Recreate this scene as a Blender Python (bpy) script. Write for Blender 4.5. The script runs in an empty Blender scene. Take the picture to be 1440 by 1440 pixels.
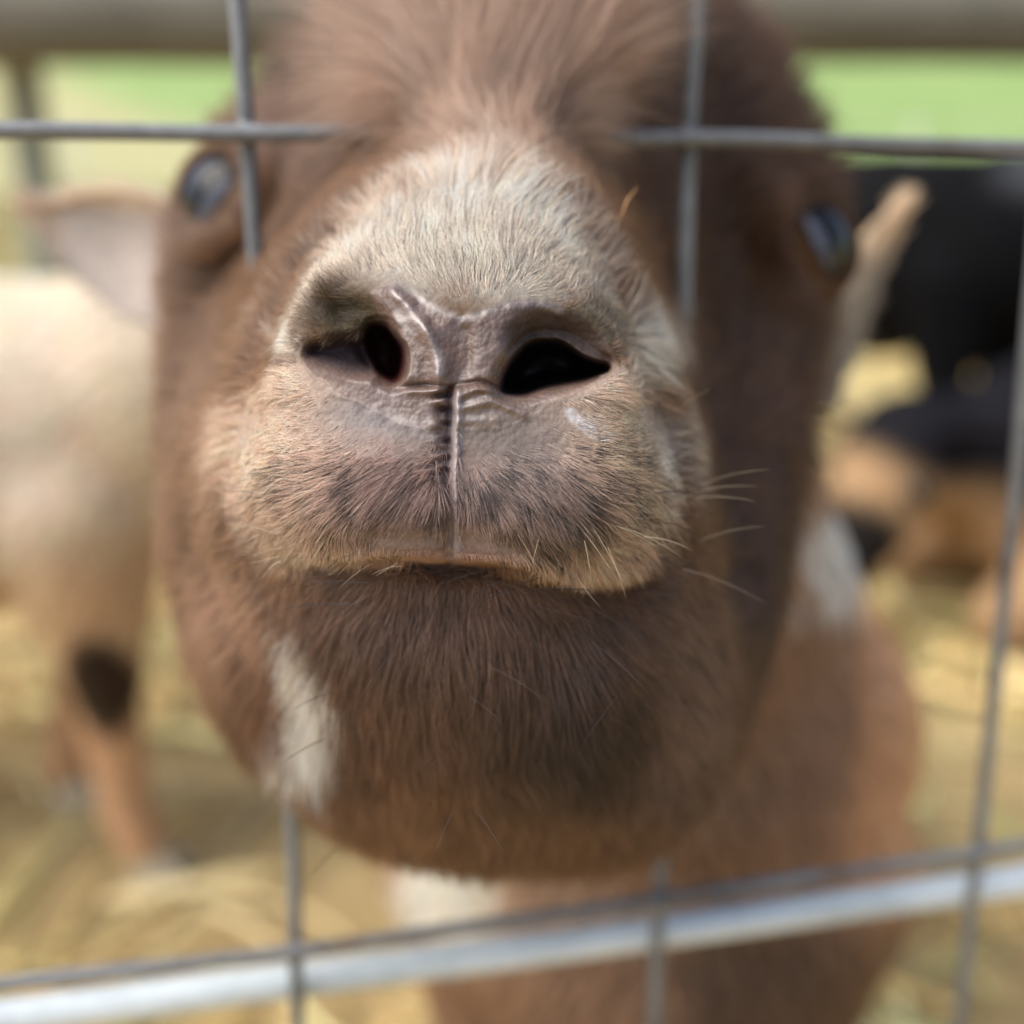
import bpy, bmesh, math, random
import numpy as np
from mathutils import Vector, Matrix
R = math.radians
scene = bpy.context.scene
col = scene.collection
rng = np.random.default_rng(7)
random.seed(7)

# ------------------------------------------------------------------ camera, sky, sun, exposure
PITCH, CAM_H, F = 16.1, 0.65, 1457.0
cam_data = bpy.data.cameras.new('camera')
cam = bpy.data.objects.new('camera', cam_data); col.objects.link(cam)
cam.location = (0, 0, CAM_H)
cam.rotation_euler = (R(90 - PITCH), 0, 0)
cam_data.sensor_width = 36; cam_data.lens = 36 * F / 1440
cam_data.clip_start = 0.01; cam_data.clip_end = 400
cam_data.dof.use_dof = True
cam_data.dof.focus_distance = 0.1655
cam_data.dof.aperture_fstop = 36.4 / 7.0
scene.camera = cam

world = bpy.data.worlds.new('World'); scene.world = world; world.use_nodes = True
wn = world.node_tree
sky = wn.nodes.new('ShaderNodeTexSky'); sky.sky_type = 'NISHITA'; sky.sun_disc = False
SUN_EL, SUN_AZ = 54, -112          # azimuth from +Y towards +X
sky.sun_elevation = R(SUN_EL); sky.sun_rotation = R(SUN_AZ)
sky.dust_density = 3.0; sky.air_density = 1.0
wn.links.new(sky.outputs[0], wn.nodes['Background'].inputs[0])
wn.nodes['Background'].inputs[1].default_value = 0.095
sd = bpy.data.lights.new('sun', 'SUN'); sd.energy = 2.2; sd.angle = R(60); sd.color = (1, 0.95, 0.87)
sun = bpy.data.objects.new('sun', sd); col.objects.link(sun)
to_sun = Vector((math.sin(R(SUN_AZ)) * math.cos(R(SUN_EL)), math.cos(R(SUN_AZ)) * math.cos(R(SUN_EL)), math.sin(R(SUN_EL))))
sun.rotation_euler = to_sun.to_track_quat('Z', 'Y').to_euler()
sun.location = (-2, 1, 4)
vs = scene.view_settings
vs.view_transform = 'Standard'; vs.look = 'None'; vs.gamma = 1; vs.use_curve_mapping = False
vs.exposure = 1.03
cy = scene.cycles
cy.max_bounces = 10; cy.diffuse_bounces = 4; cy.glossy_bounces = 4; cy.transmission_bounces = 6; cy.transparent_max_bounces = 8
cy.use_denoising = True
cy.use_adaptive_sampling = False
scene.cycles_curves.shape = 'RIBBONS'
scene.cycles_curves.subdivisions = 2

# ------------------------------------------------------------------ helpers
cp, sp = math.cos(R(PITCH)), math.sin(R(PITCH))
CAM = np.array([0, 0, CAM_H]); FW = np.array([0, cp, -sp]); RT = np.array([1.0, 0, 0]); UP = np.array([0, sp, cp])

def at(x, y, z):
    """a point of the place seen at photo pixel x, y and z metres deep"""
    x, y, z = np.broadcast_arrays(np.asarray(x, float), np.asarray(y, float), np.asarray(z, float))
    return CAM + z[..., None] * (FW + ((x - 720) / F)[..., None] * RT - ((y - 720) / F)[..., None] * UP)

def proj(P):
    d = np.asarray(P, float) - CAM
    z = np.maximum(d @ FW, 1e-3)
    return 720 + F * (d @ RT) / z, 720 - F * (d @ UP) / z, z

def V(a): return Vector(tuple(float(c) for c in a))

def srgb(*c):
    a = np.asarray(c, float) / 255.0
    return np.where(a <= 0.04045, a / 12.92, ((a + 0.055) / 1.055) ** 2.4)

def sm(a, b, x):
    t = np.clip((x - a) / (b - a), 0, 1)
    return t * t * (3 - 2 * t)

def vnoise(P, s, seed=0):
    """smooth value noise on points, scale s per metre, -1..1"""
    q = np.asarray(P, float) * s + seed * 17.31
    i = np.floor(q).astype(np.int64); f = q - i; f = f * f * (3 - 2 * f)
    out = 0
    for dx in (0, 1):
        for dy in (0, 1):
            for dz in (0, 1):
                h = (i[..., 0] + dx) * 374761393 + (i[..., 1] + dy) * 668265263 + (i[..., 2] + dz) * 2147483647 + seed * 1013
                h = (h ^ (h >> 13)) * 1274126177
                h = (h ^ (h >> 16)) & 0xFFFF
                w = (f[..., 0] if dx else 1 - f[..., 0]) * (f[..., 1] if dy else 1 - f[..., 1]) * (f[..., 2] if dz else 1 - f[..., 2])
                out = out + w * (h / 32767.5 - 1)
    return out

def poly_sd(x, y, pts):
    """signed distance in pixels to a rounded polygon, negative inside"""
    pts = np.asarray(pts, float)
    for _ in range(2): q = np.roll(pts, -1, 0); pts = np.stack([pts * 0.75 + q * 0.25, pts * 0.25 + q * 0.75], 1).reshape(-1, 2)
    n = len(pts)
    d = np.full(x.shape, 1e18); inside = np.zeros(x.shape, bool)
    for k in range(n):
        a, b = pts[k], pts[(k + 1) % n]
        ex, ey = b - a; wx, wy = x - a[0], y - a[1]
        t = np.clip((wx * ex + wy * ey) / (ex * ex + ey * ey), 0, 1)
        d = np.minimum(d, (wx - ex * t) ** 2 + (wy - ey * t) ** 2)
        c = ((a[1] > y) != (b[1] > y)) & (x < (b[0] - a[0]) * (y - a[1]) / (b[1] - a[1] + 1e-12) + a[0])
        inside ^= c
    return np.where(inside, -1, 1) * np.sqrt(d)

def line_d(x, y, pts):
    pts = np.asarray(pts, float); d = np.full(x.shape, 1e18)
    for k in range(len(pts) - 1):
        a, b = pts[k], pts[k + 1]
        ex, ey = b - a; wx, wy = x - a[0], y - a[1]
        t = np.clip((wx * ex + wy * ey) / (ex * ex + ey * ey), 0, 1)
        d = np.minimum(d, (wx - ex * t) ** 2 + (wy - ey * t) ** 2)
    return np.sqrt(d)

def ell(x, y, cx, cy_, rx, ry, rot=0.0):
    c, s = math.cos(R(rot)), math.sin(R(rot))
    dx, dy = x - cx, y - cy_
    u, v = (dx * c + dy * s) / rx, (-dx * s + dy * c) / ry
    return np.exp(-(u * u + v * v) ** 1.5)

def tag(o, label=None, cat=None, group=None, kind=None):
    if label: o['label'] = label
    if cat: o['category'] = cat
    if group: o['group'] = group
    if kind: o['kind'] = kind
    return o

def empty(name, loc=(0, 0, 0)):
    o = bpy.data.objects.new(name, None); o.empty_display_size = 0.05
    o.location = loc; col.objects.link(o); return o

def link(name, me, mat, parent=None):
    o = bpy.data.objects.new(name, me)
    if mat and not me.materials: me.materials.append(mat)
    col.objects.link(o)
    if parent:
        o.parent = parent
        o.matrix_parent_inverse = Matrix.Translation(-Vector(parent.location))
    return o

def mesh_np(name, verts, faces, smooth=True):
    me = bpy.data.meshes.new(name)
    me.from_pydata([tuple(v) for v in verts] if len(verts) < 5 else np.asarray(verts).tolist(), [], np.asarray(faces).tolist() if isinstance(faces, np.ndarray) else faces)
    if smooth: me.polygons.foreach_set('use_smooth', [True] * len(me.polygons))
    me.update(); return me

def set_color(me, rgb, name='coat'):
    a = me.color_attributes.new(name, 'FLOAT_COLOR', 'POINT')
    c = np.ones((len(me.vertices), 4), np.float32); c[:, :3] = rgb
    a.data.foreach_set('color', c.ravel())

def set_float(me, v, name):
    a = me.attributes.new(name, 'FLOAT', 'POINT'); a.data.foreach_set('value', np.asarray(v, np.float32))

class Mat:
    def __init__(s, name, rough=0.6):
        s.m = bpy.data.materials.new(name); s.m.use_nodes = True; s.t = s.m.node_tree
        s.b = s.t.nodes['Principled BSDF']; s.b.inputs['Roughness'].default_value = rough
    def n(s, kind, **kw):
        n = s.t.nodes.new(kind)
        for k, v in kw.items():
            if k in n.inputs: n.inputs[k].default_value = v
            else: setattr(n, k, v)
        return n
    def l(s, a, b): s.t.links.new(a, b)
    def ramp(s, src, stops):
        r = s.n('ShaderNodeValToRGB'); e = r.color_ramp.elements
        e[0].position, e[0].color = stops[0][0], (*stops[0][1], 1)
        e[1].position, e[1].color = stops[-1][0], (*stops[-1][1], 1)
        for p, c in stops[1:-1]:
            k = e.new(p); k.color = (*c, 1)
        s.l(src, r.inputs[0]); return r.outputs[0]
    def bump(s, src, strength, dist):
        b = s.n('ShaderNodeBump'); b.inputs['Strength'].default_value = strength; b.inputs['Distance'].default_value = dist
        s.l(src, b.inputs['Height']); s.l(b.outputs[0], s.b.inputs['Normal']); return b

def noise_mat(name, c1, c2, scale, rough=0.7, bump=0.0, bdist=0.001, metallic=0.0, detail=6, stretch=None):
    m = Mat(name, rough)
    tc = m.n('ShaderNodeTexCoord'); no = m.n('ShaderNodeTexNoise', Scale=scale, Detail=detail)
    if stretch:
        mp = m.n('ShaderNodeMapping'); mp.inputs['Scale'].default_value = stretch
        m.l(tc.outputs['Object'], mp.inputs[0]); m.l(mp.outputs[0], no.inputs['Vector'])
    else: m.l(tc.outputs['Object'], no.inputs['Vector'])
    m.l(m.ramp(no.outputs['Fac'], [(0.3, c1), (0.7, c2)]), m.b.inputs['Base Color'])
    m.b.inputs['Metallic'].default_value = metallic
    if bump: m.bump(no.outputs['Fac'], bump, bdist)
    return m.m

def tube(path, rad, seg=14):
    """a tube along a polyline; rad is one radius or one per point"""
    P = np.asarray(path, float); n = len(P); rad = np.broadcast_to(rad, n)
    T = np.gradient(P, axis=0); T /= np.linalg.norm(T, axis=1)[:, None]
    ref = np.array([0, 0, 1.0]) if abs(T[0, 2]) < 0.8 else np.array([0, 1.0, 0])
    A = np.cross(T, ref); A /= np.linalg.norm(A, axis=1)[:, None]; B = np.cross(T, A)
    th = np.linspace(0, 2 * np.pi, seg, endpoint=False)
    v = (P[:, None] + rad[:, None, None] * (np.cos(th)[None, :, None] * A[:, None] + np.sin(th)[None, :, None] * B[:, None])).reshape(-1, 3)
    f = []
    for i in range(n - 1):
        for j in range(seg):
            a, b = i * seg + j, i * seg + (j + 1) % seg
            f.append((a, b, b + seg, a + seg))
    f.append(tuple(range(seg - 1, -1, -1))); f.append(tuple(range((n - 1) * seg, n * seg)))
    return v, f

def merge(parts):
    vv, ff, o = [], [], 0
    for v, f in parts:
        vv.append(v); ff += [tuple(i + o for i in q) for q in f]; o += len(v)
    return np.concatenate(vv), ff

def hair_mat(name, gloss=0.25):
    m = bpy.data.materials.new(name); m.use_nodes = True; t = m.node_tree
    t.nodes.remove(t.nodes['Principled BSDF'])
    out = t.nodes['Material Output']
    at_ = t.nodes.new('ShaderNodeAttribute'); at_.attribute_name = 'hair_color'
    d = t.nodes.new('ShaderNodeBsdfDiffuse'); tr = t.nodes.new('ShaderNodeBsdfTranslucent')
    h = t.nodes.new('ShaderNodeBsdfHair'); h.component = 'Reflection'
    h.inputs['RoughnessU'].default_value = 0.28; h.inputs['RoughnessV'].default_value = 0.6
    h.inputs['Color'].default_value = (0.85, 0.88, 0.95, 1)
    m1 = t.nodes.new('ShaderNodeMixShader'); m2 = t.nodes.new('ShaderNodeMixShader')
    m1.inputs[0].default_value = 0.3; m2.inputs[0].default_value = gloss * 0.2
    t.links.new(at_.outputs['Color'], d.inputs[0]); t.links.new(at_.outputs['Color'], tr.inputs[0])
    t.links.new(d.outputs[0], m1.inputs[1]); t.links.new(tr.outputs[0], m1.inputs[2])
    t.links.new(m1.outputs[0], m2.inputs[1]); t.links.new(h.outputs[0], m2.inputs[2])
    t.links.new(m2.outputs[0], out.inputs['Surface'])
    return m

def hairs(name, P, color, rad, mat, parent=None):
    """P: n x k x 3 control points, color n x 3, rad n x k or scalar per strand"""
    n, k = P.shape[:2]
    c = bpy.data.hair_curves.new(name)
    c.add_curves([k] * n)
    c.attributes['position'].data.foreach_set('vector', P.astype(np.float32).ravel())
    ra = c.attributes.get('radius') or c.attributes.new('radius', 'FLOAT', 'POINT')
    ra.data.foreach_set('value', np.broadcast_to(rad, (n, k)).astype(np.float32).ravel())
    ca = c.attributes.new('hair_color', 'FLOAT_COLOR', 'CURVE')
    cc = np.ones((n, 4), np.float32); cc[:, :3] = color
    ca.data.foreach_set('color', cc.ravel())
    c.materials.append(mat)
    o = bpy.data.objects.new(name, c); col.objects.link(o)
    if parent:
        o.parent = parent
        o.matrix_parent_inverse = Matrix.Translation(-Vector(parent.location))
    return o

def norm(a): return a / np.maximum(np.linalg.norm(a, axis=-1, keepdims=True), 1e-9)

def strands(root, nrm, flow, length, lean, k=6, droop=0.0, jitter=0.25):
    """curved strands: start out along the normal, lay down along the flow"""
    n = len(root)
    fl = norm(flow + jitter * rng.normal(size=(n, 3)))
    fl = norm(fl - (fl * nrm).sum(1)[:, None] * nrm)
    P = np.zeros((n, k, 3)); P[:, 0] = root - nrm * 0.0006
    step = (length / (k - 1))[:, None]
    for i in range(1, k):
        s = i / (k - 1)
        a = lean * (1.25 - 0.75 * s)
        d = norm(fl * (1 - a)[:, None] + nrm * a[:, None] + np.array([0, 0, -1.0]) * droop * s)
        P[:, i] = P[:, i - 1] + d * step
    return P

def taper(rad, k):
    s = np.linspace(0, 1, k)
    return rad[:, None] * (1 - 0.85 * s ** 2)[None, :]

HAIR = hair_mat('goat_hair', 0.3)

# ------------------------------------------------------------------ the setting: ground, field, hill
def grid(x0, x1, y0, y1, nx, ny, zf, name, mat):
    X, Y = np.meshgrid(np.linspace(x0, x1, nx), np.linspace(y0, y1, ny))
    Z = zf(X, Y); v = np.stack([X, Y, Z], -1).reshape(-1, 3)
    f = [(j * nx + i, j * nx + i + 1, (j + 1) * nx + i + 1, (j + 1) * nx + i) for j in range(ny - 1) for i in range(nx - 1)]
    o = link(name, mesh_np(name, v, f), mat); tag(o, kind='structure'); return o

def ground_z(X, Y):
    P = np.stack([X, Y, X * 0], -1)
    near = 1 - sm(5, 9, Y)
    rise = 0.055 * np.maximum(Y - 6, 0) + 0.0022 * np.maximum(Y - 9, 0) ** 2
    return 0.025 * vnoise(P, 3.0, 1) * near + 0.01 * vnoise(P, 11.0, 2) * near + np.minimum(rise, 14 + 0.05 * Y)

def ground_mat():
    m = Mat('pen_ground', 0.95)
    tc = m.n('ShaderNodeTexCoord')
    n1 = m.n('ShaderNodeTexNoise', Scale=9.0, Detail=8.0, Roughness=0.7); m.l(tc.outputs['Object'], n1.inputs['Vector'])
    n2 = m.n('ShaderNodeTexNoise', Scale=0.7, Detail=5.0); m.l(tc.outputs['Object'], n2.inputs['Vector'])
    soil = m.ramp(n1.outputs['Fac'], [(0.3, srgb(122, 105, 70)), (0.48, srgb(160, 138, 94)), (0.7, srgb(190, 164, 114))])
    grass = m.ramp(n2.outputs['Fac'], [(0.3, srgb(118, 144, 78)), (0.7, srgb(144, 166, 102))])
    dry = m.ramp(n2.outputs['Fac'], [(0.3, srgb(156, 154, 106)), (0.7, srgb(180, 174, 126))])
    sep = m.n('ShaderNodeSeparateXYZ'); m.l(tc.outputs['Object'], sep.inputs[0])
    def step(a, b):
        r = m.n('ShaderNodeMapRange', interpolation_type='SMOOTHSTEP'); r.inputs[1].default_value = a; r.inputs[2].default_value = b
        ad = m.n('ShaderNodeMath', operation='MULTIPLY_ADD'); m.l(n2.outputs['Fac'], ad.inputs[0]); ad.inputs[1].default_value = 3.0
        sx = m.n('ShaderNodeMath', operation='MULTIPLY_ADD'); m.l(sep.outputs['X'], sx.inputs[0]); sx.inputs[1].default_value = 1.5; m.l(sep.outputs['Y'], sx.inputs[2]); m.l(sx.outputs[0], ad.inputs[2]); m.l(ad.outputs[0], r.inputs[0]); return r.outputs[0]
    a = m.n('ShaderNodeMix', data_type='RGBA'); b = m.n('ShaderNodeMix', data_type='RGBA')
    m.l(step(5.5, 9.0), a.inputs[0]); m.l(soil, a.inputs[6]); m.l(dry, a.inputs[7])
    m.l(step(19.0, 26.0), b.inputs[0]); m.l(a.outputs[2], b.inputs[6]); m.l(grass, b.inputs[7])
    m.l(b.outputs[2], m.b.inputs['Base Color'])
    m.bump(n1.outputs['Fac'], 0.6, 0.01)
    return m.m
GM = ground_mat()
grid(-60, 60, -6, 90, 200, 300, ground_z, 'ground', GM)

def straw_litter():
    n = 42000
    X = rng.uniform(-2.6, 3.2, n); Y = 0.1 + 5.4 * rng.uniform(0, 1, n) ** 1.4
    clump = vnoise(np.stack([X, Y, X * 0], -1), 4.0, 5)
    keep = rng.uniform(-0.7, 0.35, n) < clump; X, Y = X[keep], Y[keep]; n = len(X)
    L = rng.uniform(0.05, 0.22, n); W = rng.uniform(0.0014, 0.0034, n) * np.where(rng.uniform(size=n) < 0.14, 3.6, 1.0)
    yaw = rng.uniform(0, 2 * np.pi, n) + 0.6 * clump[keep]; el = np.abs(rng.normal(0, 0.2, n)); bend = rng.normal(0, 0.5, n)
    z0 = ground_z(X, Y) + 0.003 + 0.035 * np.clip(clump[keep] + 0.4, 0, 1) * rng.uniform(0, 1, n)
    V_, F_ = [], []
    P = np.stack([X, Y, z0], -1)
    rows = []
    for i in range(5):
        s = i / 4
        yw = yaw + bend * (s - 0.5)
        if i: P = P + (L / 4)[:, None] * np.stack([np.cos(yw) * np.cos(el), np.sin(yw) * np.cos(el), np.sin(el * (1 - 1.4 * s))], -1)
        sd_ = np.stack([-np.sin(yw), np.cos(yw), rng.normal(0, 0.25, n)], -1)
        w = (W * (1 if 0 < i < 4 else 0.6))[:, None]
        rows.append(np.stack([P - sd_ * w, P + np.array([0, 0, 1.0]) * w * 0.8, P + sd_ * w], 1))
    v = np.stack(rows, 1)                       # n,5,3,3
    idx = np.arange(n * 15).reshape(n, 5, 3)
    f = np.concatenate([np.stack([idx[:, i, j], idx[:, i, j + 1], idx[:, i + 1, j + 1], idx[:, i + 1, j]], -1).reshape(-1, 4) for i in range(4) for j in range(2)])
    me = mesh_np('straw', v.reshape(-1, 3), f, False)
    base = np.array([srgb(214, 186, 126), srgb(192, 162, 100), srgb(228, 206, 152), srgb(160, 134, 84), srgb(180, 172, 112)])
    c = base[rng.integers(0, 5, n)] * rng.uniform(0.7, 1.45, (n, 1))
    set_color(me, np.repeat(np.clip(c, 0, 0.85), 15, 0))
    m = Mat('straw', 0.55); a = m.n('ShaderNodeAttribute', attribute_name='coat'); m.l(a.outputs['Color'], m.b.inputs['Base Color'])
    o = link('straw', me, m.m); tag(o, kind='stuff')
straw_litter()

def grass_tufts(name, x0, x1, y0, y1, n, h, cols):
    X = rng.uniform(x0, x1, n); Y = rng.uniform(y0, y1, n); yaw = rng.uniform(0, 2 * np.pi, n)
    H = h * rng.uniform(0.5, 1.3, n); W = h * 0.05; lean = rng.uniform(0.1, 0.7, n)
    z = ground_z(X, Y); d = np.stack([np.cos(yaw), np.sin(yaw), 0 * yaw], -1); s = np.stack([-np.sin(yaw), np.cos(yaw), 0 * yaw], -1)
    B = np.stack([X, Y, z - 0.01], -1)
    M_ = B + d * (lean * H * 0.35)[:, None]; M_[:, 2] += H * 0.6
    T = B + d * (lean * H)[:, None]; T[:, 2] += H * (1.05 - 0.4 * lean)
    v = np.stack([B - s * W, B + s * W, M_ + s * W * 0.7, M_ - s * W * 0.7, T], 1).reshape(-1, 3)
    i = np.arange(n) * 5
    f = np.stack([i, i + 1, i + 2, i + 3], -1).tolist() + np.stack([i + 3, i + 2, i + 4], -1).tolist()
    me = mesh_np(name, v, f, False); set_color(me, np.repeat(np.array(cols)[rng.integers(0, len(cols), n)], 5, 0))
    m = Mat(name, 0.6); a = m.n('ShaderNodeAttribute', attribute_name='coat'); m.l(a.outputs['Color'], m.b.inputs['Base Color'])
    tag(link(name, me, m.m), kind='stuff')
grass_tufts('weeds', -3.1, -2.2, 4.6, 5.6, 1500, 0.22, [srgb(110, 150, 70), srgb(140, 170, 90)])
grass_tufts('grass', -9, 9, 8, 20, 26000, 0.16, [srgb(150, 158, 96), srgb(176, 170, 112), srgb(190, 176, 120), srgb(136, 150, 84)])

# ------------------------------------------------------------------ galvanised wire panel the goat pokes through
YAW = R(11)
FA = at(346, 187, 0.234); FN = np.array([-math.sin(YAW), math.cos(YAW), 0])
def on_fence(x, y, off=0.0):
    d = at(x, y, 1.0) - CAM
    t = ((FA - CAM) @ FN + off) / (d @ FN)
    return CAM + d * t

def galv(name, rough=0.45, c1=(120, 126, 132), c2=(165, 170, 174), rust=0.8):
    m = Mat(name, rough)
    tc = m.n('ShaderNodeTexCoord')
    no = m.n('ShaderNodeTexNoise', Scale=260.0, Detail=5.0); vo = m.n('ShaderNodeTexVoronoi', Scale=190.0)
    lo = m.n('ShaderNodeTexNoise', Scale=22.0, Detail=4.0)
    for n in (no, vo, lo): m.l(tc.outputs['Object'], n.inputs['Vector'])
    mx = m.n('ShaderNodeMix', data_type='RGBA'); mx.inputs[0].default_value = 0.5
    m.l(m.ramp(no.outputs['Fac'], [(0.25, srgb(*c1)), (0.75, srgb(*c2))]), mx.inputs[6])
    m.l(m.ramp(lo.outputs['Fac'], [(0.3, srgb(*c1) * 0.7), (0.55, srgb(*c2)), (0.8, srgb(*c2) * 0.85)]), mx.inputs[7])
    ru = m.n('ShaderNodeTexNoise', Scale=38.0, Detail=7.0, Roughness=0.7); m.l(tc.outputs['Object'], ru.inputs['Vector'])
    rx = m.n('ShaderNodeMix', data_type='RGBA'); m.l(m.ramp(ru.outputs['Fac'], [(0.60, (0, 0, 0)), (0.70, (rust,) * 3)]), rx.inputs[0]); m.l(mx.outputs[2], rx.inputs[6]); rx.inputs[7].default_value = (*srgb(112, 82, 60), 1)
    m.l(rx.outputs[2], m.b.inputs['Base Color'])
    m.b.inputs['Metallic'].default_value = 0.35
    m.l(m.ramp(vo.outputs['Distance'], [(0.0, (rough - 0.08,) * 3), (0.6, (rough + 0.14,) * 3)]), m.b.inputs['Roughness'])
    m.bump(no.outputs['Fac'], 0.35, 0.0004)
    return m.m
WIRE_M = galv('galvanised_wire', 0.55, (100, 103, 106), (142, 145, 148)); TUBE_M = galv('galvanised_tube', 0.62, (204, 216, 220), (236, 243, 245), 0.15)

fence = empty('wire_fence_panel', V([FA[0], FA[1], 0.0]))
tag(fence, 'galvanised welded wire panel the brown goat pushes its nose through', 'fence')
RW = 0.00195
def wire(pts, off, rad=RW, upright=False):
    P = np.array([on_fence(x, y, off) for x, y in pts])
    if upright: P = np.concatenate([[[P[0, 0], P[0, 1], 1.02]], P, [[P[-1, 0], P[-1, 1], 0.02]]])
    # resample smoothly and let it wander a little
    k = 40; s = np.linspace(0, len(P) - 1, k); Q = np.stack([np.interp(s, range(len(P)), P[:, i]) for i in range(3)], -1)
    for _ in range(4): Q[1:-1] = (Q[:-2] + 2 * Q[1:-1] + Q[2:]) / 4
    Q = Q + 0.0004 * np.stack([vnoise(Q, 25, 3 + i) for i in range(3)], -1)
    v, f = tube(Q, rad * (1 + 0.06 * vnoise(Q, 60, 9)))
    link('wire', mesh_np('wire', v, f), WIRE_M, fence)
# uprights (photo lines carried on past the frame)
wire([(312, -230), (333, 0), (347, 190), (365, 445), (410, 1110), (420, 1440), (428, 1700)], 0.0, upright=True)
wire([(990, -230), (981, 0), (969, 190), (963, 445), (934, 1100), (920, 1440), (914, 1700)], 0.0, upright=True)
wire([(1500, -230), (1485, 0), (1472, 190), (1440, 560), (1418, 800), (1374, 1190), (1348, 1440), (1325, 1700)], 0.0, upright=True)
wire([(2050, -230), (2000, 190), (1840, 1050), (1730, 1600)], 0.0, upright=True)
for s_ in (0, 1): wire([(-420 - 560 * s_, -230), (-330 - 540 * s_, 190), (-150 - 440 * s_, 1200), (-80 - 400 * s_, 1700)], 0.0, upright=True)
# horizontals
wire([(-1160, 173), (0, 185), (346, 187), (700, 191), (969, 194), (1440, 208), (2530, 226)], -2 * RW + 0.0003)
wire([(-1160, 1540), (0, 1382), (415, 1340), (720, 1294), (925, 1268), (1370, 1200), (1440, 1187), (2530, 1050)], -2 * RW + 0.0003)
def level(h):
    p0, p1 = on_fence(-1150, 200), on_fence(2500, 200); P = np.linspace(p0, p1, 40); P[:, 2] = h; P = P - FN * (2 * RW - 0.0003) + 0.0008 * np.stack([vnoise(P, 9, 3 + i) for i in range(3)], -1)
    v, f = tube(P, RW); link('wire', mesh_np('wire', v, f), WIRE_M, fence)
for h in (0.05, 0.24, 0.86, 1.0): level(h)
def weld(x, y):
    c = on_fence(x, y, -RW); bm = bmesh.new(); bmesh.ops.create_icosphere(bm, subdivisions=2, radius=0.0027)
    for v_ in bm.verts: v_.co = Vector((v_.co.x * 1.05, v_.co.y, v_.co.z * 1.0)) * (1 + 0.12 * math.sin(v_.co.x * 2100 + v_.co.z * 1700)) + V(c)
    me = bpy.data.meshes.new('weld'); bm.to_mesh(me); bm.free(); me.polygons.foreach_set('use_smooth', [True] * len(me.polygons)); link('weld', me, WIRE_M, fence)
for wx, wy in ((347, 187), (969, 194), (1472, 209), (417, 1340), (928, 1268), (1376, 1199)): weld(wx, wy)
# tubular rail of the gate behind the wires
v, f = tube([on_fence(x, y, 0.0078) for x, y in ((-1160, 1608), (0, 1432), (720, 1339), (1440, 1238), (2530, 1089))], 0.0050, 24)
link('tube_rail', mesh_np('tube_rail', v, f), TUBE_M, fence)
# end posts to the ground, outside the frame
for px in (-1150, 2500):
    a = on_fence(px, 200, 0.02); v, f = tube([(a[0], a[1], 0), (a[0], a[1], 0.5), (a[0], a[1], 1.05)], 0.022, 20)
    link('post', mesh_np('post', v, f), TUBE_M, fence)

# ------------------------------------------------------------------ timber fence behind the pen
def wood(name, c1, c2):
    return noise_mat(name, srgb(*c1), srgb(*c2), 5, 0.85, 0.5, 0.004, stretch=(1.2, 14, 14))
WOOD = wood('weathered_wood', (94, 91, 80), (134, 130, 118)); WOODP = noise_mat('grey_post_wood', srgb(138, 140, 122), srgb(172, 174, 156), 8, 0.85, 0.4, 0.003, stretch=(10, 10, 1))
back = empty('timber_fence', (0, 1.9, 0)); tag(back, 'weathered grey log rail on thin posts behind the head of the brown goat', 'fence')
a, b = at(-500, 24, 1.75), at(2000, 14, 1.85); k = 30; s = np.linspace(0, 1, k)[:, None]
Q = a * (1 - s) + b * s; Q = Q + 0.006 * np.stack([vnoise(Q, 3, i) for i in range(3)], -1)
v, f = tube(Q, 0.084 + 0.004 * vnoise(Q, 5, 4), 20)
link('rail', mesh_np('rail', v, f), WOOD, back)
def post(px, z, r):
    p = at(px, 60, z); q = np.array([p[0], p[1] + 0.0, 0]); top = p[2] + 0.1
    pts = [(q[0], q[1] + 0.09, h) for h in np.linspace(-0.05, top, 8)]
    v, f = tube(pts, r, 16); return link('post', mesh_np('post', v, f), WOODP, back)
post(-6, 1.78, 0.036); post(-820, 1.75, 0.04); post(1760, 1.84, 0.04)

# pale field fence farther out: thin posts and wires
ff = empty('field_fence', (0, 9.0, 0)); tag(ff, 'pale wire field fence with thin posts across the grass', 'fence')
FM = noise_mat('field_fence_steel', srgb(170, 172, 160), srgb(200, 202, 190), 30, 0.6)
for x in np.arange(-8.2, 8.3, 1.15):
    z0 = float(ground_z(np.array([x]), np.array([9.0]))[0])
    v, f = tube([(x, 9, z0 - 0.1), (x + 0.01, 9, z0 + 0.6), (x, 9, z0 + 1.2)], 0.024, 8); link('post', mesh_np('post', v, f), FM, ff)
for h in (0.12, 0.3, 0.5, 0.72, 0.95, 1.15):
    X = np.linspace(-8.3, 8.3, 40); Z = ground_z(X, X * 0 + 9.0)
    v, f = tube(np.stack([X, X * 0 + 9.03, Z + h], -1), 0.006, 6); link('wire', mesh_np('wire', v, f), FM, ff)

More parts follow.
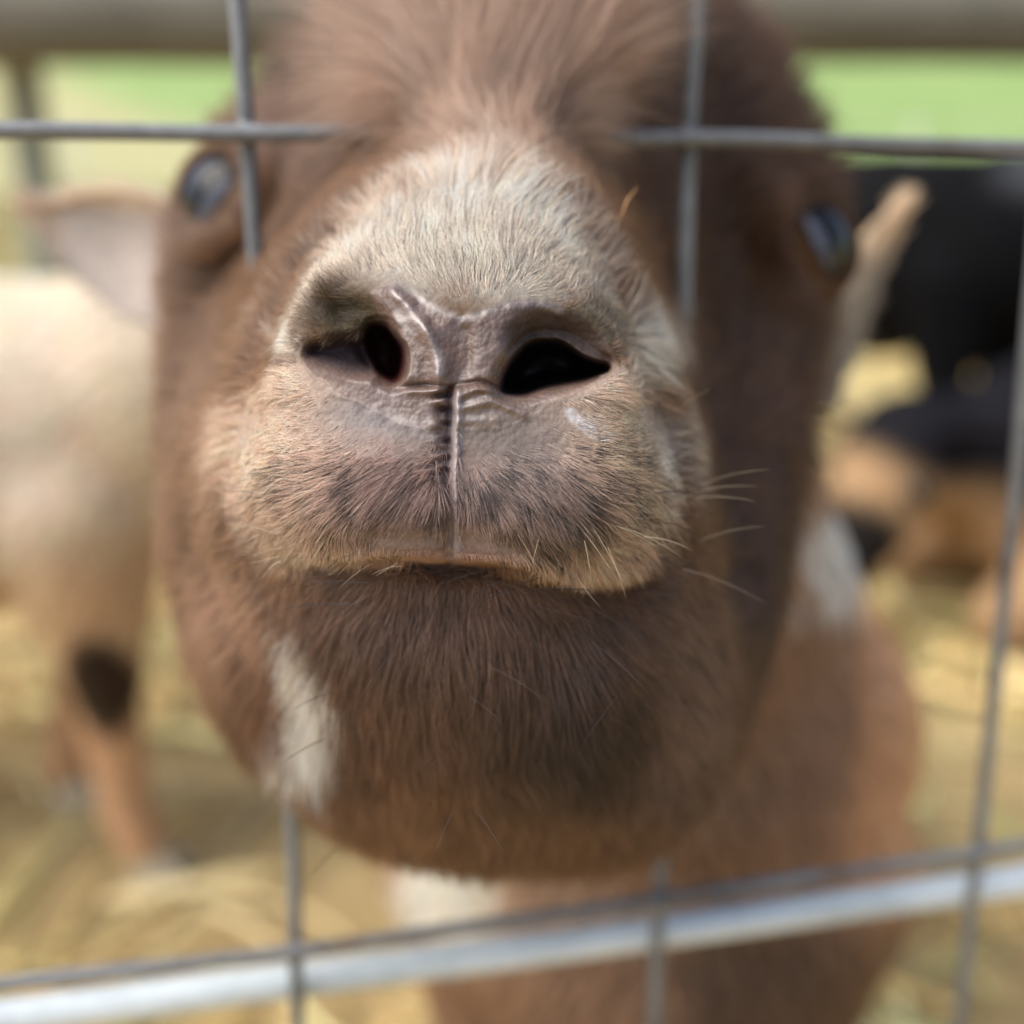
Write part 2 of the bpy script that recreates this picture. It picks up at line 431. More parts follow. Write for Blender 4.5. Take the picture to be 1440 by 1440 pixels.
# ------------------------------------------------------------------ goats: shared pieces
HAIR_FAR = hair_mat('matt_goat_hair', 0.05)
def body_mesh(caps, voxel, smooth_it=6):
    """one closed skin grown from tapered limbs and masses; caps = [(a, b, ra, rb[, squash])]"""
    bm = bmesh.new()
    for c in caps:
        a, b, ra, rb = np.array(c[0], float), np.array(c[1], float), c[2], c[3]
        d = b - a; L = max(np.linalg.norm(d), 1e-6); w = d / L
        ref = np.array([0, 0, 1.0]) if abs(w[2]) < 0.9 else np.array([1.0, 0, 0])
        u = np.cross(w, ref); u /= np.linalg.norm(u); vv = np.cross(w, u)
        prof = [(-ra * math.cos(t), ra * math.sin(t)) for t in np.linspace(0.15, math.pi / 2, 6)] + \
               [(L + rb * math.sin(t), rb * math.cos(t)) for t in np.linspace(0, math.pi / 2 - 0.15, 6)]
        seg = 20; rows = []
        sq = c[4] if len(c) > 4 else 1.0      # squash sideways (u)
        for h, r in prof:
            rows.append([bm.verts.new(tuple(a + w * h + r * (sq * math.cos(q) * u + math.sin(q) * vv))) for q in np.linspace(0, 2 * math.pi, seg, endpoint=False)])
        for i in range(len(rows) - 1):
            for j in range(seg): bm.faces.new((rows[i][j], rows[i][(j + 1) % seg], rows[i + 1][(j + 1) % seg], rows[i + 1][j]))
        bm.faces.new(rows[0][::-1]); bm.faces.new(rows[-1])
    bmesh.ops.recalc_face_normals(bm, faces=bm.faces)
    me = bpy.data.meshes.new('body'); bm.to_mesh(me); bm.free()
    o = bpy.data.objects.new('tmp', me); col.objects.link(o)
    r = o.modifiers.new('r', 'REMESH'); r.mode = 'VOXEL'; r.voxel_size = voxel
    s = o.modifiers.new('s', 'SMOOTH'); s.factor = 0.6; s.iterations = smooth_it
    dg = bpy.context.evaluated_depsgraph_get(); ev = o.evaluated_get(dg); out = bpy.data.meshes.new_from_object(ev)
    bpy.data.objects.remove(o); bpy.data.meshes.remove(me)
    out.polygons.foreach_set('use_smooth', [True] * len(out.polygons)); out.update()
    return out

def mesh_arrays(me):
    v = np.zeros(len(me.vertices) * 3); me.vertices.foreach_get('co', v)
    n = np.zeros(len(me.vertices) * 3); me.vertices.foreach_get('normal', n)
    me.calc_loop_triangles(); t = np.zeros(len(me.loop_triangles) * 3, np.int32); me.loop_triangles.foreach_get('vertices', t)
    return v.reshape(-1, 3), n.reshape(-1, 3), t.reshape(-1, 3)

def scatter(v, n, t, count, weight=None):
    a, b, c = v[t[:, 0]], v[t[:, 1]], v[t[:, 2]]
    ar = np.linalg.norm(np.cross(b - a, c - a), axis=1)
    if weight is not None: ar = ar * weight(((a + b + c) / 3))
    i = rng.choice(len(t), count, p=ar / ar.sum())
    r1, r2 = np.sqrt(rng.uniform(size=count)), rng.uniform(size=count)
    w = np.stack([1 - r1, r1 * (1 - r2), r1 * r2], -1)
    P = (v[t[i]] * w[..., None]).sum(1); N = norm((n[t[i]] * w[..., None]).sum(1))
    return P, N, i, w

def skin_mat(name):
    m = Mat(name, 0.8); a = m.n('ShaderNodeAttribute', attribute_name='coat')
    tc = m.n('ShaderNodeTexCoord'); no = m.n('ShaderNodeTexNoise', Scale=60.0, Detail=6.0); m.l(tc.outputs['Object'], no.inputs['Vector'])
    mx = m.n('ShaderNodeMix', data_type='RGBA', blend_type='MULTIPLY'); mx.inputs[0].default_value = 0.5
    m.l(a.outputs['Color'], mx.inputs[6]); m.l(m.ramp(no.outputs['Fac'], [(0.3, (0.55,) * 3), (0.7, (1,) * 3)]), mx.inputs[7])
    m.l(mx.outputs[2], m.b.inputs['Base Color']); m.b.inputs['Specular IOR Level'].default_value = 0.15
    m.bump(no.outputs['Fac'], 0.5, 0.002)
    return m.m
COAT = skin_mat('goat_coat')
HOOF = noise_mat('hoof_horn', srgb(70, 62, 52), srgb(110, 100, 86), 40, 0.5, 0.2, 0.001)

def hoof(p, yaw, parent, s=1.0, mat=None):
    """cloven hoof: two toes side by side"""
    c, sn = math.cos(yaw), math.sin(yaw); parts = []
    for k in (-1, 1):
        def q(x, y, z): return (p[0] + s * (x * c - (y + k * 0.009) * sn), p[1] + s * (x * sn + (y + k * 0.009) * c), p[2] + s * z)
        prof = [(0.0, -0.008), (0.034, -0.004), (0.034, 0.004), (0.0, 0.008), (-0.012, 0.0)]
        v = [q(x, y * 1.0, 0.0) for x, y in prof] + [q(x * 0.6 - 0.002, y * 0.85, 0.034) for x, y in prof]
        n = 5; f = [tuple(range(n - 1, -1, -1)), tuple(range(n, 2 * n))] + [(i, (i + 1) % n, n + (i + 1) % n, n + i) for i in range(n)]
        parts.append((np.array(v), f))
    v, f = merge(parts); return link('hoof', mesh_np('hoof', v, f, False), mat or HOOF, parent)

def ear_mesh(base, tip, up, width, curl=0.35, thick=0.003, nu=16, nv=14):
    """a leaf-shaped cupped ear from base to tip; up = direction its hollow faces"""
    base, tip, up = (np.asarray(q, float) for q in (base, tip, up))
    ax = tip - base; L = np.linalg.norm(ax); ax = ax / L; up = norm(up - (up @ ax) * ax); sd_ = np.cross(ax, up)
    vs_, fs_ = [], []
    for side in (0, 1):
        for i in range(nu):
            s = i / (nu - 1); w = width * (0.42 + 1.3 * s * (1 - s) ** 0.9 + 0.05) * (1 - s ** 5) * (1 - 0.25 * s)
            for j in range(nv):
                q = j / (nv - 1) * 2 - 1; ang = q * (1.25 - 0.5 * s)
                p = base + ax * L * s + sd_ * w * 0.5 * math.sin(ang) / math.sin(1.25) * 1.0 - up * (w * curl * (math.cos(ang) - 0.4)) + up * (0.06 * L * s * s)
                if side: p = p - up * thick * (1 - abs(q) ** 4)
                vs_.append(p)
    for side in (0, 1):
        o = side * nu * nv
        for i in range(nu - 1):
            for j in range(nv - 1):
                a = o + i * nv + j; f = (a, a + 1, a + nv + 1, a + nv); fs_.append(f if side else f[::-1])
    return mesh_np('ear', np.array(vs_), fs_)

def simple_eye(c, r, parent, m):
    bm = bmesh.new(); bmesh.ops.create_uvsphere(bm, u_segments=20, v_segments=14, radius=r)
    me = bpy.data.meshes.new('eye'); bm.to_mesh(me); bm.free(); me.polygons.foreach_set('use_smooth', [True] * len(me.polygons))
    o = link('eye', me, m); o.parent = parent; o.location = V(c); o.matrix_parent_inverse = Matrix.Translation(-Vector(parent.location)); return o
DARK_EYE = Mat('dark_eye', 0.08); DARK_EYE.b.inputs['Base Color'].default_value = (*srgb(28, 22, 18), 1); DARK_EYE = DARK_EYE.m

def far_goat(label, cat_group, loc, yaw, S, colour, head_pos, head_dir, fur_len=0.014, nfur=26000, legs=None, droop=0.3, hm=None, lying=False):
    """a whole goat; local axes: +x forward, y left, z up; head_pos / head_dir local"""
    root = empty('goat', loc); tag(root, label, 'goat', cat_group)
    c, s = math.cos(yaw), math.sin(yaw); M3 = np.array([[c, -s, 0], [s, c, 0], [0, 0, 1.0]]) * S
    L0 = np.array(loc)
    def W(p): return M3 @ np.asarray(p, float) + L0
    hp, hd = np.array(head_pos, float), norm(np.array(head_dir, float))
    side = norm(np.cross([0, 0, 1.0], hd)); hup = np.cross(hd, side)
    caps = [((-0.24, 0, 0.40), (0.0, 0, 0.365), 0.115, 0.15), ((0, 0, 0.365), (0.2, 0, 0.39), 0.15, 0.115),
            ((-0.26, 0.0, 0.43), (-0.20, 0, 0.36), 0.095, 0.12),
            ((0.2, 0, 0.42), hp * 0.62 + np.array([0.2, 0, 0.42]) * 0.38, 0.095, 0.06), (hp * 0.62 + np.array([0.2, 0, 0.42]) * 0.38, hp - hd * 0.02, 0.062, 0.055),
            (hp, hp + hd * 0.07 - hup * 0.004, 0.058, 0.040), (hp + hd * 0.07 - hup * 0.004, hp + hd * 0.135 - hup * 0.012, 0.038, 0.024),
            ((-0.32, 0, 0.47), (-0.37, 0, 0.54), 0.028, 0.012)]
    legs = legs or {}; DZ_ = 0.225 if lying else 0.0
    def sh(q): return (q[0], q[1], q[2] - DZ_)
    caps = [(sh(a), sh(b), ra_, rb_) for a, b, ra_, rb_ in caps]; hp = hp - np.array([0, 0, DZ_])
    feet_ = []
    for k in (-1, 1) if lying else ():
        y = 0.068 * k
        caps += [((0.17, y * 1.2, 0.10), (0.29, y * 1.4, 0.05), 0.06, 0.03), ((0.29, y * 1.4, 0.045), (0.16, y * 1.8, 0.03), 0.027, 0.02),
                 ((-0.22, y * 1.5, 0.13), (-0.04, y * 2.0, 0.08), 0.09, 0.05), ((-0.04, y * 2.0, 0.05), (-0.24, y * 2.2, 0.035), 0.033, 0.02)]
        feet_ += [(0.135, y * 1.85, 0.0), (-0.27, y * 2.25, 0.0)]
    for k in () if lying else (-1, 1):
        fx = legs.get(('f', k), 0.0); hx = legs.get(('h', k), 0.0)
        y = 0.068 * k
        caps += [((0.17, y, 0.34), (0.175 + fx * 0.4, y, 0.20), 0.070, 0.034), ((0.175 + fx * 0.4, y, 0.20), (0.175 + fx * 0.8, y, 0.075), 0.029, 0.021),
                 ((0.175 + fx * 0.8, y, 0.075), (0.185 + fx, y, 0.034), 0.022, 0.021)]
        caps += [((-0.22, y, 0.37), (-0.17 + hx * 0.2, y * 1.1, 0.25), 0.085, 0.045), ((-0.17 + hx * 0.2, y * 1.1, 0.25), (-0.27 + hx * 0.6, y, 0.155), 0.038, 0.022),
                 ((-0.27 + hx * 0.6, y, 0.155), (-0.255 + hx * 0.9, y, 0.07), 0.02, 0.0155), ((-0.255 + hx * 0.9, y, 0.07), (-0.24 + hx, y, 0.034), 0.017, 0.018)]
    caps = [(W(a), W(b), ra * S, rb * S) for a, b, ra, rb in caps]
    me = body_mesh(caps, 0.009 * S, 5)
    v, n, t = mesh_arrays(me)
    loc_ = ((v - L0) @ (M3 / S)) / S
    loc_[:, 2] += DZ_
    set_color(me, colour(loc_) * 0.9)
    link('body', me, COAT, root)
    for k in (-1, 1):
        if not lying: hoof(W((0.185 + legs.get(('f', k), 0), 0.068 * k, 0.0)), yaw, root, S, hm); hoof(W((-0.24 + legs.get(('h', k), 0), 0.068 * k, 0.0)), yaw, root, S, hm)
        eb = hp - hd * 0.02 + side * 0.046 * k + hup * 0.03
        em = ear_mesh(W(eb), W(eb + side * 0.115 * k + hup * 0.02 - hd * 0.01), W(eb + hd * 0.8 - hup * 0.2) - W(eb), 0.05 * S)
        ev, en, et = mesh_arrays(em); set_color(em, colour(((ev - L0) @ (M3 / S)) / S + np.array([0, 0, DZ_]))); link('ear', em, COAT, root)
        simple_eye(W(hp + hd * 0.035 + side * 0.044 * k + hup * 0.016), 0.013 * S, root, DARK_EYE)
    for q in feet_: hoof(W(q), yaw, root, S, hm)
    P, N, _, _ = scatter(v, n, t, nfur)
    lp = ((P - L0) @ (M3 / S)) / S + np.array([0, 0, DZ_])
    flow = (M3 / S) @ np.array([-1.0, 0, -0.45]); ln = fur_len * rng.uniform(0.6, 1.3, nfur) * (0.3 + 0.7 * sm(0.08, 0.3, lp[:, 2]))
    H = strands(P, N, np.tile(flow, (nfur, 1)), ln, np.full(nfur, 0.35), 4, droop)
    hairs('fur', H, np.clip(colour(lp) * rng.uniform(1.1, 1.7, (nfur, 1)), 0, 0.85), taper(np.full(nfur, 0.0011), 4), HAIR_FAR, root)
    return root

# ------------------------------------------------------------------ the brown goat at the wire: head built ring by ring from the nose back
NET = [
 # directions: N NNE NE ENE E ESE SE SSE S SSW SW WSW W WNW NW NNW   (photo x, y, depth mm)
 [(650,450,165),(690,453,165),(722,470,165),(742,495,165),(750,525,164.5),(740,560,164.5),(718,590,164),(685,610,163.5),(645,618,163.5),(605,610,163.5),(575,590,164),(555,560,164.5),(548,525,164.5),(556,495,165),(578,470,165),(612,453,165)],
 [(655,385,169),(735,395,169),(805,425,170),(845,480,170),(862,555,168),(858,640,166),(810,715,165.5),(730,750,165),(635,755,165),(550,750,165),(465,715,165.5),(425,640,167),(410,555,168.5),(425,485,170.5),(470,425,170),(560,395,169)],
 [(668,315,176),(760,328,177),(822,375,179),(866,450,180),(902,560,180),(925,670,178.5),(895,775,180),(790,865,180),(640,895,182),(490,865,183),(405,785,182),(352,690,179),(358,590,180),(393,485,181),(440,385,180),(545,325,178)],
 [(680,256,188),(785,278,191),(848,348,196),(898,450,199),(940,580,199),(968,705,200),(985,880,206),(880,1045,204),(660,1075,203),(485,1020,207),(372,850,198),(320,745,200),(320,625,200),(366,475,203),(412,370,208),(525,285,194)],
 [(690,205,218),(800,222,240),(885,300,254),(938,440,262),(972,590,258),(1006,750,250),(1005,990,240),(920,1158,234),(690,1190,228),(488,1138,232),(368,945,222),(292,795,228),(275,640,230),(315,470,258),(373,345,264),(500,240,240)],
 [(700,95,250),(850,110,270),(985,200,282),(1085,320,286),(1080,490,286),(1078,680,278),(1062,905,276),(960,1140,262),(720,1188,259),(500,1145,259),(340,1000,250),(268,820,256),(252,650,258),(268,470,272),(330,290,274),(510,130,272)],
 [(730,-90,278),(920,-35,290),(1092,110,298),(1188,300,304),(1150,500,306),(1128,680,308),(1080,900,308),(960,1120,296),(720,1180,290),(520,1120,288),(380,980,290),(292,820,292),(256,620,294),(250,430,294),(262,238,292),(548,58,288)],
 [(730,-50,320),(900,-20,325),(1040,100,335),(1110,300,345),(1100,500,350),(1080,680,350),(1040,880,350),(960,1030,345),(740,1060,335),(560,1010,330),(420,900,325),(330,760,325),(300,600,325),(310,430,325),(350,250,325),(500,60,322)],
 [(850,560,420),(960,570,420),(1060,620,425),(1110,720,430),(1130,820,430),(1120,930,430),(1080,1030,430),(1000,1110,430),(880,1140,425),(760,1110,420),(670,1040,420),(620,940,420),(600,830,420),(620,730,420),(680,640,420),(760,580,420)],
 [(900,900,500)]*16,
]
NET = np.array([[(645, 530, 164)] * 16] + NET, float)
CNT = [70, 110, 110, 110, 80, 60, 60, 30, 24, 12]
NTH = 760
def catmull(P0, P1, P2, P3, t):
    return 0.5 * ((2 * P1) + (-P0 + P2) * t + (2 * P0 - 5 * P1 + 4 * P2 - P3) * t * t + (-P0 + 3 * P1 - 3 * P2 + P3) * t ** 3)
th = np.arange(NTH) / NTH * 16; i0 = np.floor(th).astype(int); ft = (th - i0)[:, None]
ringsT = np.stack([catmull(r[(i0 - 1) % 16], r[i0 % 16], r[(i0 + 1) % 16], r[(i0 + 2) % 16], ft) for r in NET])   # 11 x NTH x 3
ext = np.concatenate([np.roll(ringsT[1], NTH // 2, axis=0)[None], ringsT, ringsT[-1:] * 1.0])
rows, tv = [], []
for k, cnt in enumerate(CNT):
    for j in range(cnt + (1 if k == len(CNT) - 1 else 0)):
        s = j / cnt; rows.append(catmull(ext[k], ext[k + 1], ext[k + 2], ext[k + 3], s)); tv.append(k + s)
G = np.stack(rows[1:]); tv = np.array(tv[1:])                     # skip the pole row
X, Y, Z = G[..., 0], G[..., 1], G[..., 2]
TV = np.broadcast_to(tv[:, None], X.shape)
front = 1 - sm(4.0, 5.0, TV)

# facial features as real relief: depth added in millimetres
HOLE_L = [(516,456),(542,455),(557,473),(570,487),(573,509),(567,532),(556,542),(545,538),(530,530),(519,510),(508,484)]
HOLE_R = [(703,550),(708,525),(724,499),(743,481),(768,476),(795,484),(818,500),(838,511),(857,514),(857,524),(828,536),(775,544),(735,555),(712,555)]
COMMA_L = [(432,486),(470,477),(508,469),(530,500),(527,524),(501,523),(454,512),(432,502)]
DEP_L = [(463,415),(501,408),(530,424),(550,455),(520,480),(470,478),(452,446)]
DEP_R = [(712,500),(722,452),(770,438),(825,452),(862,490),(868,518),(838,518),(780,480)]
PAD = [(552,400),(580,411),(612,432),(648,447),(682,437),(715,426),(752,423),(800,436),(838,458),(862,490),(868,520),(840,538),(790,560),(745,592),(700,606),(640,612),(580,606),(530,585),(480,560),(425,522),(424,482),(470,474),(512,468),(530,448),(528,425),(515,405)]
MOUTH = [(300,770),(385,792),(450,786),(515,784),(570,788),(622,790),(632,786),(642,792),(700,795),(770,803),(850,815),(905,808),(965,785),(1010,790)]
mx_, my_ = np.array(MOUTH).T
def dots(x, y, gx):
    ph = (y - 548) * 2 * np.pi / 22.0 + 0.8 * np.sin(y / 15.0)
    return np.clip(np.sin(ph), 0, 1) ** 0.8 * np.exp(-((x - gx + 7) / 8.0) ** 2) * sm(548, 560, y) * (1 - sm(650, 700, y))
def features(x, y):
    dz = np.zeros(x.shape)
    hl, hr = poly_sd(x, y, HOLE_L), poly_sd(x, y, HOLE_R); cl = poly_sd(x, y, COMMA_L)
    dl, dr = poly_sd(x, y, DEP_L), poly_sd(x, y, DEP_R)
    dz += 16 * sm(4, -11, hl) + 4 * sm(-4, -16, hl) + 2.2 * sm(14, 0, hl) * sm(575, 545, x)
    dz += 18 * sm(4, -11, hr) + 6 * sm(-6, -26, hr) + 2.0 * sm(20, 0, hr)
    dz += (5.5 + 5.0 * sm(455, 530, x)) * sm(15, -17, cl) * (1 - sm(2, -4, hl))
    dz += 5.0 * sm(14, -30, dl); dz += 5.0 * sm(16, -34, dr) * sm(545, 520, y)
    # wet ridge beside the left nostril, column between the nostrils
    rd = line_d(x, y, [(553,408),(572,432),(592,455),(608,480),(618,505),(618,540)]); dz -= (1.15 + 0.3 * np.sin(y / 9.0)) * np.exp(-(rd / 11) ** 2)
    dz += 0.9 * np.exp(-((x - 648) / 16.0) ** 2) * sm(440, 470, y) * (1 - sm(530, 545, y))
    dz += 0.4 * np.exp(-((x - 660) / 7.0) ** 2) * sm(450, 480, y) * (1 - sm(520, 540, y))
    # shelf where pad meets lip
    sh = line_d(x, y, [(560,545),(600,541),(632,544),(645,541),(675,538),(700,548)]); dz += 0.9 * np.exp(-(sh / 4.0) ** 2)
    # skin folds below the pad
    for pts, a, w in (([(648,556),(668,548),(700,552)], -0.7, 5), ([(648,574),(690,566),(735,580)], -0.6, 6), ([(648,592),(700,592)], -0.4, 6), ([(575,552),(615,549),(628,560)], -0.6, 5)):
        dz += a * np.exp(-(line_d(x, y, pts) / w) ** 2)
    # philtrum
    gx = 633 + 1.3 * np.sin(y / 19.0) + 0.9 * np.sin(y / 8.3) - 3 * sm(560, 640, y) + 1.5 * sm(650, 790, y)
    on = sm(538, 552, y) * (1 - sm(780, 788, y))
    bead = 0.55 + 0.45 * np.sin((y - 540) * 2 * np.pi / 24.0 + 1.1 * np.sin(y / 17.0) + 0.7 * np.sin(y / 7.3 + x / 11.0)) * (1 - sm(640, 700, y))
    dz += on * 2.6 * np.exp(-((x - gx) / 5.0) ** 2)
    dz += on * 1.7 * (1 - bead) * np.exp(-((x - gx + 11) / 10.0) ** 2) * (1 - sm(640, 690, y))
    dz += on * 1.9 * dots(x, y, gx)
    dz -= on * 1.0 * np.exp(-((x - gx - 11) / 5.5) ** 2) * (0.8 + 0.2 * bead)
    dz -= on * 0.5 * np.exp(-((x - gx + 17) / 12.0) ** 2) * bead
    dz += 1.6 * on * np.exp(-((x - gx) / 30.0) ** 2) * sm(700, 800, y)
    # lobes of the upper lip
    dz -= 2.6 * ell(x, y, 505, 690, 110, 80) + 2.8 * ell(x, y, 790, 700, 120, 85)
    # mouth: the upper lip overhangs, the lower lip starts deeper
    ym = np.interp(x, mx_, my_); d = y - ym
    wm = sm(380, 520, x) * (1 - sm(850, 965, x))
    dz += wm * (5.2 * sm(-2.5, 5, d) * np.exp(-(np.maximum(d, 0) / 75.0) ** 2) + 3.5 * np.exp(-((d - 8) / 9.0) ** 2))
    dz -= wm * 1.0 * np.exp(-((d + 14) / 12.0) ** 2)
    # chin
    dz -= 4 * ell(x, y, 620, 980, 200, 110); dz += 4 * ell(x, y, 905, 1010, 60, 120, 20) - 3 * ell(x, y, 830, 960, 60, 90, 20); dz += 3 * ell(x, y, 400, 960, 40, 90, -15)
    return dz
WX = 2.2 * vnoise(np.stack([X, Y, X * 0], -1) / 1000.0, 38, 31); WY = 2.2 * vnoise(np.stack([X, Y, X * 0], -1) / 1000.0, 38, 32)
DZ = features(X + WX, Y + WY) * front
for _ in range(5):
    DZ[1:-1] = (DZ[:-2] + 2 * DZ[1:-1] + DZ[2:]) / 4
    DZ = (np.roll(DZ, 1, 1) + 2 * DZ + np.roll(DZ, -1, 1)) / 4
DZ += 0.12 * vnoise(np.stack([X, Y, X * 0], -1) / 1000.0, 90, 33) * front
# brows, eye sockets, cheek hollow
def far_feat(x, y):
    dz = np.zeros(x.shape)
    for ex, ey, s in ((300, 275, 1), (1152, 345, 1)):
        r = np.hypot(x - ex, (y - ey) * 0.85)
        dz += 7 * np.exp(-(r / 36) ** 2) - 5 * np.exp(-((r - 60) / 18) ** 2)
    dz += 5 * ell(x, y, 430, 330, 60, 150, 15) + 9 * ell(x, y, 1010, 430, 60, 190, -8)
    dz -= 8 * ell(x, y, 720, 60, 200, 130)
    return dz
DZ = DZ + far_feat(X, Y) * sm(3.4, 4.6, TV) * (1 - sm(6.0, 6.6, TV))
HP = at(X, Y, (Z + DZ) / 1000.0)
HP += 0.0035 * front[..., None] * 0
nr, nt = X.shape
pole = at(NET[0, 0, 0], NET[0, 0, 1], (NET[0, 0, 2]) / 1000 + float(features(np.array([645.]), np.array([530.]))[0]) / 1000)
hv = np.concatenate([pole[None], HP.reshape(-1, 3)])
ii = 1 + np.arange(nr - 1)[:, None] * nt + np.arange(nt)[None]; jj = 1 + np.arange(nr - 1)[:, None] * nt + (np.arange(nt)[None] + 1) % nt
hf = np.stack([ii, jj, jj + nt, ii + nt], -1).reshape(-1, 4)
cap = [(0, 1 + (j + 1) % nt, 1 + j) for j in range(nt)]

BROWN, DARK, ROSE = srgb(118, 88, 60), srgb(66, 47, 30), srgb(162, 130, 106)
def blend(c, col_, w): return c * (1 - w[..., None]) + np.asarray(col_) * w[..., None]
def coat_color(x, y, P, tvv=None):
    """the goat's own markings, looked up where each spot of the coat lies"""
    n1 = vnoise(P, 55, 1); n2 = vnoise(P, 180, 2)
    xw, yw = x + 14 * n1 + 6 * n2, y + 14 * vnoise(P, 55, 4) + 6 * vnoise(P, 180, 5)
    c = np.broadcast_to(BROWN, x.shape + (3,)).copy()
    c = blend(c, srgb(82, 54, 28), 0.9 * sm(900, 1020, xw) * (1 - 0.5 * sm(1130, 1250, xw)))  # darker right side, partly shade from the side light painted in
    c = blend(c, srgb(196, 172, 154), 0.9 * ell(xw, yw, 700, 140, 165, 115))
    c = blend(c, srgb(150, 124, 102), 0.85 * ell(xw, yw, 270, 620, 110, 330))  # paler left cheek, partly the light on it painted in
    c = blend(c, srgb(134, 108, 88), 0.5 * ell(xw, yw, 450, 260, 80, 110))
    c = blend(c, DARK, 0.6 * ell(xw, yw, 900, 80, 90, 90)); c = blend(c, DARK, 0.5 * ell(xw, yw, 390, 110, 60, 60))
    # chin and lower lip
    c = blend(c, srgb(98, 69, 47), 0.85 * sm(780, 850, yw) * sm(300, 420, xw) * (1 - sm(980, 1080, xw)))
    c = blend(c, srgb(52, 32, 18), 0.9 * ell(xw, yw, 800, 1000, 120, 110)); c = blend(c, srgb(130, 102, 84), 0.6 * ell(xw, yw, 915, 1000, 35, 90, 15))  # shade on the chin's lower right painted dark, pale streak beside it
    c = blend(c, srgb(122, 98, 86), 0.7 * ell(xw, yw, 540, 835, 200, 45))
    c = blend(c, srgb(132, 98, 64), 0.85 * ell(xw, yw, 600, 1130, 300, 65))
    c = blend(c, srgb(162, 134, 114), 0.85 * ell(xw, yw, 335, 850, 65, 75))
    c = blend(c, srgb(128, 106, 92), 0.6 * ell(xw, yw, 950, 930, 60, 180))  # pinkish sheen on the right jaw edge painted in
    # upper lip: tan shading to grey mauve in the middle
    lip = sm(8, -18, poly_sd(xw, yw, [(310,640),(345,560),(400,500),(440,500),(560,560),(700,570),(800,545),(885,500),(920,560),(955,690),(945,775),(880,812),(770,808),(640,788),(450,784),(350,770)]))
    c = blend(c, srgb(206, 182, 164), lip)
    c = blend(c, srgb(208, 184, 158), lip * 0.8 * ell(xw, yw, 875, 630, 70, 80)); c = blend(c, srgb(222, 194, 174), lip * 0.8 * ell(xw, yw, 390, 640, 70, 100))
    c = blend(c, srgb(150, 126, 120), lip * 0.85 * ell(xw, yw, 600, 690, 150, 100))
    c = blend(c, srgb(128, 108, 100), lip * 0.85 * ell(xw, yw, 735, 705, 105, 85))
    c = blend(c, srgb(150, 146, 150), lip * 0.8 * ell(xw, yw, 560, 585, 110, 40))
    c = blend(c, srgb(120, 110, 108), lip * 0.8 * ell(xw, yw, 720, 610, 90, 45))
    c = blend(c, srgb(196, 180, 158), lip * 0.8 * ell(xw, yw, 430, 775, 70, 22))
    c = blend(c, srgb(158, 124, 118), 0.85 * ell(x, y, 632, 782, 85, 14) * (y < 800))
    # cream band over the nose
    band = sm(14, -46, poly_sd(xw, yw, [(396,505),(390,450),(425,385),(480,325),(570,268),(665,232),(740,250),(800,300),(842,365),(876,440),(912,515),(900,535),(850,455),(800,425),(650,440),(545,400),(470,410),(430,470)]))
    c = blend(c, srgb(220, 208, 194), band); c = blend(c, srgb(176, 170, 156), band * 0.5 * sm(330, 400, yw)); c = blend(c, srgb(232, 218, 204), band * 0.8 * ell(xw, yw, 690, 265, 90, 55))
    c = blend(c, srgb(176, 172, 160), band * 0.7 * ell(xw, yw, 660, 415, 150, 40))
    c = blend(c, srgb(205, 184, 162), band * 0.6 * ell(xw, yw, 860, 380, 60, 70))
    c = blend(c, srgb(226, 220, 208), 0.9 * ell(xw, yw, 905, 490, 22, 45)); c = blend(c, srgb(230, 222, 210), 0.9 * ell(xw, yw, 402, 470, 18, 32))  # first blend paints a rim highlight on the muzzle's right edge
    c = blend(c, srgb(224, 214, 204), 0.75 * ell(xw, yw, 938, 640, 16, 60))  # lower rim highlight of the right edge, painted into the coat
    c = blend(c, srgb(80, 70, 46), 0.95 * ell(x, y, 492, 444, 52, 40)); c = blend(c, srgb(104, 92, 66), 0.85 * ell(x, y, 832, 458, 42, 36))  # dark olive hair by the nostrils, shade of the hollows painted in
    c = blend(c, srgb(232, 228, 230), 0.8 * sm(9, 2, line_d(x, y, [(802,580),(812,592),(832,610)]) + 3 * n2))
    c = blend(c, srgb(232, 224, 210), sm(14, -12, poly_sd(xw, yw, [(412,872),(440,880),(462,915),(478,965),(474,1020),(455,1058),(432,1062),(420,1030),(408,1000),(428,975),(436,945),(418,905)])))
    return c
def pad_mask(x, y):
    q = vnoise(np.stack([x, y, x * 0], -1) / 1000.0, 60, 41) * 7
    d = poly_sd(x, y + q, PAD); lo = sm(525, 560, y)
    return sm(3, -5, d) * (1 - lo) + sm(14, -20, d) * lo
def pad_color(x, y, P):
    c = np.broadcast_to(srgb(104, 82, 72), x.shape + (3,)).copy()
    c = blend(c, srgb(138, 124, 122), 0.5 * ell(x, y, 540, 575, 90, 30)); c = blend(c, srgb(124, 112, 104), 0.6 * ell(x, y, 700, 590, 90, 30))
    c = blend(c, srgb(54, 38, 32), 0.97 * ell(x, y, 785, 464, 100, 48)); c = blend(c, srgb(74, 66, 50), 0.8 * ell(x, y, 495, 445, 40, 35))  # shade in the hollows above the nostrils painted into the skin
    c = blend(c, srgb(58, 44, 46), 0.95 * sm(10, -6, poly_sd(x, y, COMMA_L)))  # purple groove floor, painted darker to stand for shade
    c = blend(c, srgb(30, 18, 16), sm(4, -4, poly_sd(x, y, HOLE_R))); c = blend(c, srgb(70, 24, 20), sm(2, -5, poly_sd(x, y, HOLE_L)))  # right hole's shade painted near black; left hole dark red skin
    return c

